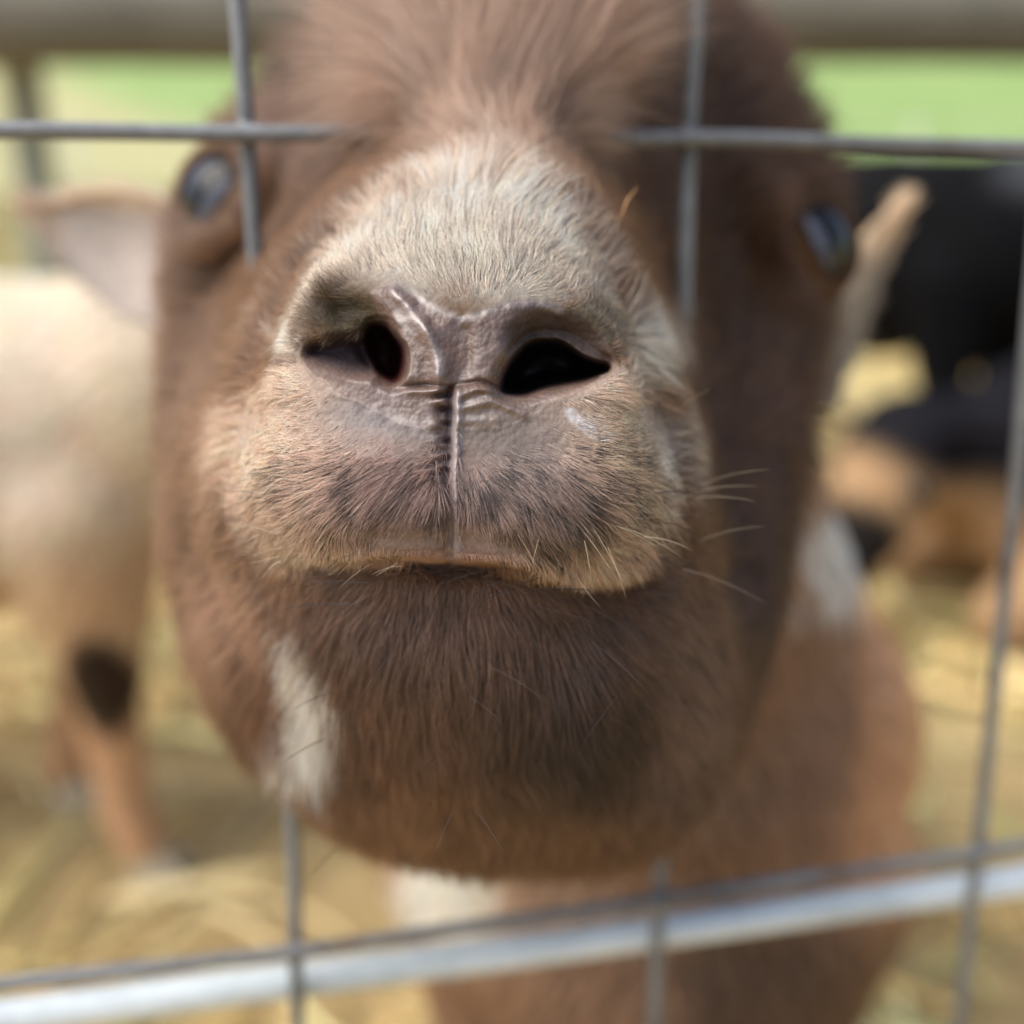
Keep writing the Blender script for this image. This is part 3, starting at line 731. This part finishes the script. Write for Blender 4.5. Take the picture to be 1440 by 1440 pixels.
Xa = np.concatenate([[645.], X.ravel()]); Ya = np.concatenate([[530.], Y.ravel()])
tva = np.concatenate([[0.], TV.ravel()])
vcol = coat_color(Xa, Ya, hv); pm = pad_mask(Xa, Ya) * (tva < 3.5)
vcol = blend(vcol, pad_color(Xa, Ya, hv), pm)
phil = np.exp(-((Xa - 634) / 9.0) ** 2) * sm(545, 560, Ya) * (1 - sm(785, 795, Ya)) * (tva < 3)
vcol = blend(vcol, srgb(150, 138, 142), 0.7 * phil)
dd = dots(Xa, Ya, 633.0) * (tva < 3); vcol = blend(vcol, srgb(64, 42, 40), 0.75 * dd)
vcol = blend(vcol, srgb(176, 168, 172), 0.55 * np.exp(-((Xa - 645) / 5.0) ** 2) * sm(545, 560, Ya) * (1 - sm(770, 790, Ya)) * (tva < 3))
nofur = np.maximum(np.maximum(pm, phil), sm(0.1, 0.5, dd))
nofur = np.maximum(nofur, sm(1.2, 0.7, np.abs(Ya - np.interp(Xa, mx_, my_) + 4) / 11) * sm(530, 600, Xa) * sm(735, 670, Xa) * (tva < 3))
for ex, ey in ((300, 275), (1152, 345)):
    nofur = np.maximum(nofur, sm(1.15, 0.8, np.hypot((Xa - ex) / 42, (Ya - ey) / 48)) * (tva > 4.4))
wet_glint = np.exp(-(line_d(Xa, Ya, [(553,408),(572,432),(592,455),(608,480),(618,505),(620,540)]) / 8) ** 2)
wet_glint = np.maximum(wet_glint, np.exp(-(line_d(Xa, Ya, [(560,405),(580,413),(612,434),(648,449),(682,439),(715,428),(752,425),(790,436)]) / 6) ** 2))
wet_glint = np.maximum(wet_glint, 0.7 * np.exp(-((Xa - 644) / 6) ** 2) * sm(540, 560, Ya) * sm(700, 640, Ya)) * (tva < 3)
vcol = blend(vcol, srgb(160, 150, 148), 0.5 * wet_glint * (0.5 + 0.5 * vnoise(hv, 700, 51)))  # highlight painted paler along the wet ridges, over some pale tissue
def nose_mat():
    m = Mat('goat_face_skin', 0.5)
    a = m.n('ShaderNodeAttribute', attribute_name='coat'); b = m.n('ShaderNodeAttribute', attribute_name='bare')
    tc = m.n('ShaderNodeTexCoord')
    no = m.n('ShaderNodeTexNoise', Scale=420.0, Detail=6.0, Roughness=0.65); vo = m.n('ShaderNodeTexVoronoi', Scale=1150.0); n3 = m.n('ShaderNodeTexNoise', Scale=260.0, Detail=5.0)
    for q in (no, vo, n3): m.l(tc.outputs['Object'], q.inputs['Vector'])
    mx = m.n('ShaderNodeMix', data_type='RGBA', blend_type='MULTIPLY'); mx.inputs[0].default_value = 0.8
    m.l(a.outputs['Color'], mx.inputs[6]); m.l(m.ramp(no.outputs['Fac'], [(0.3, (0.6, 0.57, 0.55)), (0.7, (1.05, 1.05, 1.05))]), mx.inputs[7])
    m.l(mx.outputs[2], m.b.inputs['Base Color'])
    r = m.n('ShaderNodeMapRange'); r.inputs[3].default_value = 0.75; r.inputs[4].default_value = 0.42; m.l(b.outputs['Fac'], r.inputs[0])
    r2 = m.n('ShaderNodeMath', operation='MULTIPLY_ADD'); m.l(n3.outputs['Fac'], r2.inputs[0]); r2.inputs[1].default_value = 0.22; m.l(r.outputs[0], r2.inputs[2])
    r3 = m.n('ShaderNodeMath', operation='SUBTRACT'); m.l(r2.outputs[0], r3.inputs[0]); r3.inputs[1].default_value = 0.08
    m.l(r3.outputs[0], m.b.inputs['Roughness'])
    m.b.inputs['Subsurface Weight'].default_value = 0.03; m.b.inputs['Subsurface Radius'].default_value = (0.003, 0.0015, 0.001); m.b.inputs['Subsurface Scale'].default_value = 1.0
    cw = m.n('ShaderNodeMath', operation='MULTIPLY'); m.l(b.outputs['Fac'], cw.inputs[0]); m.l(m.ramp(n3.outputs['Fac'], [(0.45, (0.1,) * 3), (0.6, (0.75,) * 3)]), cw.inputs[1]); wt = m.n('ShaderNodeAttribute', attribute_name='wet'); mxx = m.n('ShaderNodeMath', operation='MAXIMUM'); m.l(cw.outputs[0], mxx.inputs[0]); m.l(wt.outputs['Fac'], mxx.inputs[1]); m.l(mxx.outputs[0], m.b.inputs['Coat Weight']); m.b.inputs['Coat Roughness'].default_value = 0.36; m.b.inputs['Coat IOR'].default_value = 1.7
    ad = m.n('ShaderNodeMath', operation='MULTIPLY_ADD'); m.l(vo.outputs['Distance'], ad.inputs[0]); ad.inputs[1].default_value = -0.5; m.l(no.outputs['Fac'], ad.inputs[2])
    m.bump(ad.outputs[0], 0.5, 0.0006)
    return m.m
FACE = nose_mat()

# torso, neck root and legs of the same goat
CH = at(925, 1175, 0.50)
def Wb(dx, dy, dz): return CH + np.array([dx, dy, dz])
gz = -CH[2]
caps = [(Wb(0, 0, 0), Wb(0.03, 0.22, -0.01), 0.108, 0.125), (Wb(0.03, 0.22, -0.01), Wb(0.06, 0.46, 0.02), 0.135, 0.115), (Wb(0.06, 0.46, 0.04), Wb(0.07, 0.56, 0.0), 0.105, 0.085),
        (Wb(0.052, 0.04, 0.04), Wb(0.055, 0.16, 0.03), 0.078, 0.09), (Wb(-0.05, 0.05, 0.03), Wb(-0.04, 0.15, 0.03), 0.07, 0.09),
        (at(800, 640, 0.36), at(880, 860, 0.45), 0.075, 0.095), (at(880, 860, 0.45), CH, 0.095, 0.105),
        (Wb(0.07, 0.63, 0.07), Wb(0.08, 0.70, 0.14), 0.03, 0.012)]
feet = []
for k in (-1, 1):
    x = 0.066 * k
    caps += [(Wb(x, 0.03, -0.03), Wb(x * 0.98, 0.03, gz + 0.2), 0.068, 0.036), (Wb(x * 0.98, 0.03, gz + 0.2), Wb(x, 0.035, gz + 0.075), 0.028, 0.0185), (Wb(x, 0.035, gz + 0.075), Wb(x, 0.02, gz + 0.034), 0.02, 0.021)]
    feet.append((CH[0] + x, CH[1] + 0.012))
    x2 = 0.06 + 0.075 * k
    caps += [(Wb(x2, 0.50, 0.0), Wb(x2, 0.45, gz + 0.26), 0.09, 0.052), (Wb(x2, 0.45, gz + 0.26), Wb(x2, 0.56, gz + 0.16), 0.042, 0.026), (Wb(x2, 0.56, gz + 0.16), Wb(x2, 0.545, gz + 0.075), 0.024, 0.0185), (Wb(x2, 0.545, gz + 0.075), Wb(x2, 0.53, gz + 0.034), 0.02, 0.021)]
    feet.append((CH[0] + x2, CH[1] + 0.52))
bme = body_mesh(caps, 0.006, 8)
bv, bn, bt = mesh_arrays(bme)
def body_color(P):
    x, y, z = proj(P)
    n = 0.5 * vnoise(P, 12, 3)
    xw, yw = x + 18 * n, y + 18 * vnoise(P, 12, 8)
    c = np.broadcast_to(srgb(152, 120, 94), x.shape + (3,)).copy()
    c = blend(c, srgb(216, 172, 132), 0.9 * sm(1110, 1240, xw) * (z > 0.4)); c = blend(c, srgb(84, 58, 40), 0.8 * sm(1200, 1320, yw) * sm(920, 1010, xw))  # rim light on the right edge painted in; lower right darker brown
    c = blend(c, srgb(150, 118, 98), 0.5 * ell(xw, yw, 1150, 1000, 90, 200))
    c = blend(c, srgb(250, 240, 226), sm(1.1, 0.75, np.hypot((xw - 1155) / 42, (yw - 765) / 85)) * (z < 0.65))
    c = blend(c, srgb(186, 160, 140), 0.8 * ell(xw, yw, 810, 1250, 130, 60) * (z < 0.6))
    c = blend(c, srgb(226, 214, 196), sm(1.1, 0.7, np.hypot((xw - 645) / 90, (yw - 1240) / 95)) * (z < 0.6))
    return c
root = empty('goat', (float(CH[0]), float(CH[1]), 0.0))
tag(root, 'brown goat with a cream muzzle pushing its nose through the wire panel', 'goat')
# one skin: head and body in a single mesh
fv = np.concatenate([hv, bv]); nb = len(hv)
bq = [tuple(p.vertices) for p in bme.polygons]
faces = hf.tolist() + cap + [tuple(i + nb for i in q) for q in bq]
me = bpy.data.meshes.new('body'); me.from_pydata(fv.tolist(), [], faces); me.polygons.foreach_set('use_smooth', [True] * len(me.polygons)); me.update()
bcol = body_color(bv)
bare = np.concatenate([np.maximum(pm * (1 - 0.9 * sm(10, -8, poly_sd(Xa, Ya, COMMA_L))) * (1 - 0.7 * ell(Xa, Ya, 785, 464, 100, 48)) * (1 - 0.85 * ell(Xa, Ya, 462, 520, 75, 24)), 0.5 * phil), np.zeros(len(bv))])
set_color(me, np.concatenate([vcol * np.where(nofur > 0.5, 1, 0.62)[:, None], bcol * 0.6])); set_float(me, bare, 'bare'); set_float(me, np.concatenate([wet_glint, np.zeros(len(bv))]), 'wet')
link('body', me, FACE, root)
for fx, fy in feet: hoof((fx, fy, 0.0), -math.pi / 2, root, 1.15)

# fur of head: roots on the skin, combed away from the nose
hn = np.zeros_like(hv); vall, nall, tall = mesh_arrays(me)
hn = nall[:nb]; tri = tall[(tall < nb).all(1)]
zc = proj(hv)[2]
fl = np.zeros_like(hv); g = np.zeros_like(HP); g[:-1] = HP[1:] - HP[:-1]; g[-1] = g[-2]
# smooth comb direction taken from the rings before the relief was added
B0 = at(X, Y, Z / 1000.0); g0 = np.zeros_like(B0); g0[:-1] = B0[1:] - B0[:-1]; g0[-1] = g0[-2]; fl[1:] = norm(g0.reshape(-1, 3)); fl[0] = (0, 0, 1)
NF = 430000
zt = zc[tri].mean(1); nf_t = nofur[tri].mean(1); tv_t = tva[tri].mean(1)
def wfun(_):
    w = 1 / zt ** 2.2 * (1 - nf_t) ** 1.5 * (1 + 0.7 * (zt < 0.176))
    return w * np.where(tv_t > 6.3, 0.12, 1.0) * np.where(tv_t > 8.5, 0.0, 1.0)
P, N, ti, bw = scatter(hv, hn, tri, NF, wfun)
tr_ = tri[ti]
T_ = (tva[tr_] * bw).sum(1); FLW = norm((fl[tr_] * bw[..., None]).sum(1))
PX = (Xa[tr_] * bw).sum(1); PY = (Ya[tr_] * bw).sum(1)
# length in metres by place
ln = np.full(NF, 0.009)
ln = np.where(T_ < 3.3, 0.0050, ln)
ym = np.interp(PX, mx_, my_)
onlip = (PY < ym) & (T_ < 3.6)
ln = np.where(onlip & (PY > 560), 0.0026 + 0.0044 * sm(600, 720, PY) * (1 - 0.45 * sm(40, 10, ym - PY)), ln)
ln = ln * np.where(onlip, 1 - 0.68 * sm(210, 50, np.abs(PX - 622)) * sm(650, 745, PY), 1)
ln = np.where((PY < 470) & (T_ < 3.6), 0.0042 + 0.004 * sm(420, 300, PY), ln)
ln = np.where((PY > ym) & (T_ < 5.6), 0.0042 + 0.0066 * sm(0, 170, PY - ym), ln)
ln = np.where((T_ >= 3.6) & (PY < 640), 0.010 + 0.003 * sm(4, 6, T_), ln)
ln = ln + 0.020 * ell(PX, PY, 700, 90, 190, 120) * (T_ > 3.8)
ln = ln * (1 - 0.6 * sm(90, 50, np.hypot(PX - 300, PY - 275)) * (T_ > 4.4)) * (1 - 0.6 * sm(90, 50, np.hypot(PX - 1152, PY - 345)) * (T_ > 4.4))
ln = ln * (1 + 0.3 * sm(5.0, 6.0, T_) * sm(260, 100, PY)) * rng.uniform(0.65, 1.3, NF)
padd = poly_sd(PX, PY, PAD)
ln = np.where(T_ < 3.6, ln * (0.5 + 0.5 * sm(0, 30, padd)), ln)
lean = np.full(NF, 0.30); lean = np.where(T_ > 3.6, 0.34, lean)
lean = lean + 0.25 * ell(PX, PY, 700, 120, 190, 120) + 0.12 * ((PY > ym) & (T_ < 5))
lean = np.where(onlip, 0.22, lean)
ln = ln + 0.012 * ell(PX, PY, 700, 150, 150, 80) * (T_ > 3.6) * (rng.uniform(size=NF) < 0.5)
flow = FLW.copy()
down = np.array([0, 0, -1.0])
flow += down * (0.55 * ((PY > ym) & (T_ < 6)) * sm(0, 200, PY - ym))[:, None]
flow += down * (0.35 * onlip * sm(660, 790, PY) * np.exp(-((PX - 640) / 170) ** 2))[:, None]
sidew = np.sign(PX - 634)
flow[:, 0] += 0.75 * sidew * onlip * (1 - sm(700, 790, PY)) * (PY > 560)
ln = ln + 0.005 * sm(480, 380, PX) * (T_ > 4.6) * sm(560, 760, PY) * rng.uniform(0, 1.6, NF)
tuft = ell(PX, PY, 700, 130, 125, 100) * (T_ > 3.6)
# clumping: neighbouring hairs lean together
cl = np.stack([vnoise(P, 240, 11), vnoise(P, 240, 12), vnoise(P, 240, 13)], -1); cl2 = np.stack([vnoise(P, 90, 14), vnoise(P, 90, 15), vnoise(P, 90, 16)], -1)
flow = norm(flow) + 0.45 * cl + (0.36 + 0.9 * tuft)[:, None] * cl2
H = strands(P, N, flow, ln, np.clip(lean * rng.uniform(0.6, 1.4, NF), 0.05, 0.9), 6, 0.12, 0.16)
JIT = rng.normal(size=(NF, 2)) * (4 + 3 * (T_ > 3) + 6 * (PY > 850))[:, None]
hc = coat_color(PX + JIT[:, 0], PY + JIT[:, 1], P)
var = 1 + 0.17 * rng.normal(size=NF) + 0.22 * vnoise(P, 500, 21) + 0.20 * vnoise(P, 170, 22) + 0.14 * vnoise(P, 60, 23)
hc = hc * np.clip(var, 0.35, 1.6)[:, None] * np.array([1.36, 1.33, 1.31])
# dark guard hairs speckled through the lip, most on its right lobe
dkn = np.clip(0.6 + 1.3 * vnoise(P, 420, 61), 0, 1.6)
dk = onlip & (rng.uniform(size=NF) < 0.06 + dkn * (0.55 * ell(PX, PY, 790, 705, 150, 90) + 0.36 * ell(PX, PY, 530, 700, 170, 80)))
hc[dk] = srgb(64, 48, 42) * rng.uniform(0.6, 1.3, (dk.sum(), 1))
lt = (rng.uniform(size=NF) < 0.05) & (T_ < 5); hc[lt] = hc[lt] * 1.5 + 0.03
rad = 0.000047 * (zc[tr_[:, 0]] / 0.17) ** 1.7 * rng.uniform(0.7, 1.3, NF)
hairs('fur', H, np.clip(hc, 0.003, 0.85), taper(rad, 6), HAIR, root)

# fur of the torso
NB = 70000
P, N, _, _ = scatter(bv, bn, bt, NB, lambda c: np.where(proj(c)[2] < 0.75, 1.0, 0.35))
flb = np.tile(np.array([0.05, 0.6, -0.8]), (NB, 1)) + 0.3 * np.stack([vnoise(P, 25, i) for i in (1, 2, 3)], -1)
lb = rng.uniform(0.012, 0.024, NB) * (0.35 + 0.65 * sm(0.12, 0.3, P[:, 2]))
hairs('fur', strands(P, N, flb, lb, np.full(NB, 0.3), 4, 0.3), np.clip(body_color(P + 0.004 * rng.normal(size=P.shape)) * rng.uniform(1.0, 1.75, (NB, 1)), 0, 0.88), taper(np.full(NB, 0.0006), 4), HAIR, root)

# whiskers: long stiff hairs at lips and chin
wl, wc, wr = [], [], []
def whisk(x0, y0, x1, y1, z0, z1, c, r=0.00008, sag=0.08):
    a, b = at(x0, y0, z0 / 1000), at(x1, y1, z1 / 1000); m_ = (a + b) / 2 + UP * np.linalg.norm(b - a) * sag
    s = np.linspace(0, 1, 6)[:, None]; wl.append((1 - s) ** 2 * a + 2 * s * (1 - s) * m_ + s * s * b); wc.append(c); wr.append(r)
LT, DK = srgb(214, 196, 170), srgb(40, 28, 22)
for a in [(728,752,756,800,163,166),(775,700,748,795,162,163),(800,725,866,812,162,165),(815,715,880,825,162,167),(822,760,832,815,163,166),(850,735,925,770,165,170),(868,740,960,785,166,175),(855,770,880,840,166,170),(905,755,975,775,166,176),(560,735,520,770,163,165),(470,745,432,800,165,170),(590,730,560,760,163,164)]:
    whisk(*a, LT)
for a in [(690,800,560,850,172,172),(760,812,640,870,173,173),(830,830,700,838,173,172),(820,850,900,900,173,176),(455,1040,395,1075,182,176),(460,975,410,1000,182,177),(478,1190,430,1240,196,188),(700,820,660,840,171,170),(520,820,380,830,172,180),(500,850,380,862,174,182),(830,675,880,665,165,166)]:
    whisk(*a, DK, 0.00008)
for a in [(985,690,1065,684,186,183),(978,700,1062,705,186,180),(985,682,1082,660,190,180),(985,760,1075,740,190,182),(955,575,998,548,192,186),(960,800,1080,850,184,186),(345,800,270,850,196,190),(350,860,265,905,196,190),(345,700,255,730,197,190)]:
    whisk(*a, LT * 0.6, 0.00006)
for _ in range(14):
    x0 = rng.uniform(400, 900); y0 = rng.uniform(830, 1150); d = rng.normal(0, 40) + (x0 - 650) * 0.18
    whisk(x0, y0, x0 + d, y0 + rng.uniform(20, 90), 176, 170, DK * (1 + 2 * rng.uniform()), 0.00005)
for _ in range(70):
    s_ = 1 if rng.uniform() < 0.6 else -1; x0 = 640 + s_ * rng.uniform(60, 300); y0 = rng.uniform(690, 800)
    q = 0.35 + rng.uniform(-0.5, 0.6); L_ = rng.uniform(18, 70)
    whisk(x0, y0, x0 + s_ * L_ * math.cos(q), y0 + L_ * math.sin(q), 166 + 0.03 * abs(x0 - 640), 165 + 0.04 * abs(x0 - 640), (LT * rng.uniform(0.5, 1) if rng.uniform() < 0.6 else DK), 0.00006, rng.uniform(-0.1, 0.2))
hairs('whisker', np.array(wl), np.array(wc), taper(np.array(wr), 6), HAIR, root)

# eyes: pale iris with a dark bar pupil
def eye_mat():
    m = Mat('goat_eye', 0.22); tc = m.n('ShaderNodeTexCoord'); sep = m.n('ShaderNodeSeparateXYZ'); m.l(tc.outputs['Object'], sep.inputs[0])
    # iris faces +Z, pupil bar along X
    xx = m.n('ShaderNodeMath', operation='ABSOLUTE'); m.l(sep.outputs['Y'], xx.inputs[0])
    x40 = m.n('ShaderNodeMath', operation='MULTIPLY'); m.l(xx.outputs[0], x40.inputs[0]); x40.inputs[1].default_value = 60
    z40 = m.n('ShaderNodeMath', operation='MULTIPLY'); m.l(sep.outputs['Z'], z40.inputs[0]); z40.inputs[1].default_value = 60
    bar = m.ramp(x40.outputs[0], [(0.20, srgb(8, 10, 16)), (0.30, (1, 1, 1))])
    no = m.n('ShaderNodeTexNoise', Scale=300.0, Detail=4.0); m.l(tc.outputs['Object'], no.inputs['Vector'])
    iris = m.ramp(no.outputs['Fac'], [(0.3, srgb(66, 70, 82)), (0.7, srgb(112, 116, 130))])
    edge = m.ramp(z40.outputs[0], [(0.30, srgb(34, 26, 22)), (0.42, (1, 1, 1))])
    a = m.n('ShaderNodeMix', data_type='RGBA', blend_type='MULTIPLY'); a.inputs[0].default_value = 1; m.l(iris, a.inputs[6]); m.l(bar, a.inputs[7])
    b = m.n('ShaderNodeMix', data_type='RGBA', blend_type='MULTIPLY'); b.inputs[0].default_value = 1; m.l(a.outputs[2], b.inputs[6]); m.l(edge, b.inputs[7])
    m.l(b.outputs[2], m.b.inputs['Base Color']); m.b.inputs['Specular IOR Level'].default_value = 0.35
    return m.m
EYE = eye_mat()
def eye(x, y, z, look, bar_px, r=0.0105):
    c = at(x, y, z); bm = bmesh.new(); bmesh.ops.create_uvsphere(bm, u_segments=40, v_segments=28, radius=r)
    me = bpy.data.meshes.new('eye'); bm.to_mesh(me); bm.free(); me.polygons.foreach_set('use_smooth', [True] * len(me.polygons))
    o = link('eye', me, EYE); o.parent = root; o.matrix_parent_inverse = Matrix.Translation(-root.location)
    zz = norm(np.array(look, float)); bx = RT * bar_px[0] - UP * bar_px[1]; xx = norm(bx - (bx @ zz) * zz); yy = np.cross(zz, xx)
    # lids: a rolled ring of skin over the ball, almond opening along the pupil bar
    vs_, fs_ = [], []; NA, NB_ = 40, 12
    for i in range(NA):
        ph = 2 * math.pi * i / NA; op = R(38) / math.sqrt((math.cos(ph) / 1.35) ** 2 + (math.sin(ph) / 0.9) ** 2)
        for j in range(NB_):
            s = j / (NB_ - 1); al = op + (R(105) - op) * s; rr = r * (1.03 + 0.22 * math.sin(min(1, s * 3) * math.pi / 2) + 0.15 * s)
            vs_.append(c + rr * (math.sin(al) * math.cos(ph) * xx + math.sin(al) * math.sin(ph) * yy + math.cos(al) * zz))
    for i in range(NA):
        for j in range(NB_ - 1):
            k, k2 = i * NB_ + j, ((i + 1) % NA) * NB_ + j; fs_.append((k, k + 1, k2 + 1, k2))
    lm = mesh_np('eyelid', np.array(vs_), fs_); lv = np.array(vs_); lc = coat_color(*proj(lv)[:2], lv)
    jj_ = np.tile(np.arange(NB_), NA); lc = blend(lc, srgb(36, 26, 22), np.where(jj_ < 2, 0.8, 0.1)); set_color(lm, lc)
    link('eyelid', lm, COAT, root)
    o.matrix_basis = Matrix(((xx[0], yy[0], zz[0], c[0]), (xx[1], yy[1], zz[1], c[1]), (xx[2], yy[2], zz[2], c[2]), (0, 0, 0, 1)))
def surf_z(px, py):
    k = np.where((tva > 4.0) & (tva < 6.4), np.hypot(Xa - px, Ya - py), 1e9); return float(zc[np.argsort(k)[:12]].min())
print('eyez', surf_z(304, 276), surf_z(1148, 348))
eye(331, 289, surf_z(304, 276) + 0.0062, -FW * 0.85 - RT * 0.55 + UP * 0.1, (70, -48), 0.0138)
eye(1126, 350, surf_z(1146, 345) + 0.0070, -FW * 0.85 + RT * 0.5 + UP * 0.15, (32, 55), 0.0135)

# ears
def main_ear(bx, by, bz, tx, ty, tz, up, width, colf):
    em = ear_mesh(at(bx, by, bz), at(tx, ty, tz), up, width, 0.3, 0.004, 22, 18)
    v, n, t = mesh_arrays(em); set_color(em, colf(v) * 0.8); link('ear', em, COAT, root)
    k = 9000; P, N, _, _ = scatter(v, n, t, k)
    ax = norm(at(tx, ty, tz) - at(bx, by, bz)); hairs('ear_fur', strands(P, N, np.tile(ax, (k, 1)), rng.uniform(0.006, 0.012, k), np.full(k, 0.25), 4, 0.0), colf(P) * rng.uniform(0.8, 1.2, (k, 1)), taper(np.full(k, 0.00035), 4), HAIR, root)
def ear_c1(P):
    x, y, z = proj(P)
    c = np.broadcast_to(srgb(204, 192, 182), x.shape + (3,)).copy()
    c = blend(c, srgb(232, 212, 186), sm(24, 0, y - (272 + (x - 60) * 0.10)))
    c = blend(c, srgb(228, 216, 208), 0.7 * ell(x, y, 205, 370, 45, 60)); c = blend(c, srgb(206, 182, 154), sm(110, 60, x)); return c
def ear_c2(P):
    x, y, z = proj(P); c = np.broadcast_to(srgb(196, 180, 156), x.shape + (3,)).copy()
    return blend(c, srgb(232, 206, 170), sm(400, 330, y))
main_ear(292, 405, 0.335, 55, 292, 0.36, -FW * 1.0 - UP * 0.25, 0.060, ear_c1)
main_ear(1165, 540, 0.350, 1258, 285, 0.40, -FW * 0.35 + RT * 1.0, 0.050, ear_c2)

# ------------------------------------------------------------------ a curl of straw caught in the face fur, chaff specks
STR = noise_mat('straw_stem', srgb(132, 96, 60), srgb(160, 122, 80), 200, 0.5)
v, f = tube([at(x, y, z / 1000) for x, y, z in ((838,348,203),(850,326,200),(868,318,199),(876,300,198),(882,282,198),(896,264,199))], [0.0002, 0.00038, 0.0004, 0.0004, 0.0003, 0.00015], 6)
tag(link('straw_stem', mesh_np('straw_stem', v, f), STR), 'curled tan straw caught in the fur beside the cream nose band', 'straw')

# ------------------------------------------------------------------ the other goats in the pen
def place(px, py, dist_z):
    p = at(px, py, dist_z); return (float(p[0]), float(p[1]), 0.0)
def col_cream(p):
    x, y, z = p[..., 0], p[..., 1], p[..., 2]; n = vnoise(p, 9, 2) * 0.03
    c = np.broadcast_to(srgb(228, 192, 154), x.shape + (3,)).copy()
    c = blend(c, srgb(244, 218, 190), sm(0.38, 0.47, z + n)); c = blend(c, srgb(226, 208, 196), 0.7 * ell(x, z, 0.10, 0.36, 0.12, 0.09))  # sunlight on the back painted as a paler top
    c = blend(c, srgb(206, 170, 136), 0.6 * sm(0.33, 0.27, z + n) * sm(0.22, 0.26, z))
    c = blend(c, srgb(212, 168, 130), sm(0.17, 0.13, z + n)); c = blend(c, srgb(66, 52, 40), sm(1.1, 0.7, np.hypot((z - 0.20) / 0.055, (x - 0.185) / 0.03)) )
    c = blend(c, srgb(80, 72, 56), sm(1.1, 0.7, np.hypot((z - 0.30) / 0.03, (x - 0.28) / 0.05)))
    return c
gpos = at(70, 1130, 1.0)
far_goat('cream goat with dark knee patches standing left of the brown goat', 'other goats in the pen', (float(gpos[0]) - 0.16, float(gpos[1]) + 0.07, 0.0), R(8), 1.17, col_cream,
         (0.36, 0.10, 0.50), (0.9, 0.5, -0.35), legs={('f', -1): 0.01, ('f', 1): -0.09}, hm=noise_mat('pale_hoof_horn', srgb(170, 160, 140), srgb(206, 198, 178), 40, 0.5))
def col_black_tan(p):
    x, y, z = p[..., 0], p[..., 1], p[..., 2]; n = vnoise(p, 8, 2) * 0.03
    c = np.broadcast_to(srgb(26, 25, 30), x.shape + (3,)).copy()
    bd = 0.335 + 0.16 * x; c = blend(c, srgb(180, 148, 112), sm(0.02, -0.02, z + n - bd)); c = blend(c, srgb(182, 150, 114), sm(0.26, 0.33, x + n) * sm(0.42, 0.38, z))
    return blend(c, srgb(34, 30, 28), sm(1.2, 0.7, np.hypot((z - 0.33) / 0.06, (x - 0.43) / 0.05)))
g2 = at(1285, 760, 1.66)
far_goat('black-backed goat with tan flanks lying low with its head near the straw', 'other goats in the pen', (float(g2[0]) + 0.50, float(g2[1]) + 0.05, 0.0), R(188), 1.55, col_black_tan,
         (0.37, 0.02, 0.41), (0.6, 0.35, -0.75), lying=True)
def col_black(p):
    x, y, z = p[..., 0], p[..., 1], p[..., 2]; n = vnoise(p, 8, 6) * 0.03
    c = np.broadcast_to(srgb(18, 18, 21), x.shape + (3,)).copy()
    c = blend(c, srgb(104, 106, 110), sm(1.2, 0.5, np.hypot((z - 0.50) / 0.06, (x - 0.30) / 0.10)))
    c = blend(c, srgb(206, 150, 108), sm(0.39, 0.43, x + n)); return blend(c, srgb(150, 112, 92), sm(0.055, 0.08, np.abs(y)) * sm(0.44, 0.47, z) * sm(0.26, 0.29, x))
g3 = at(1235, 640, 2.4)
far_goat('all-black standing goat farthest back, behind the lying black-backed goat', 'other goats in the pen', (float(g3[0]), float(g3[1]) + 0.1, 0.0), R(-58), 1.52, col_black,
         (0.34, 0.02, 0.47), (0.8, 0.35, -0.45))
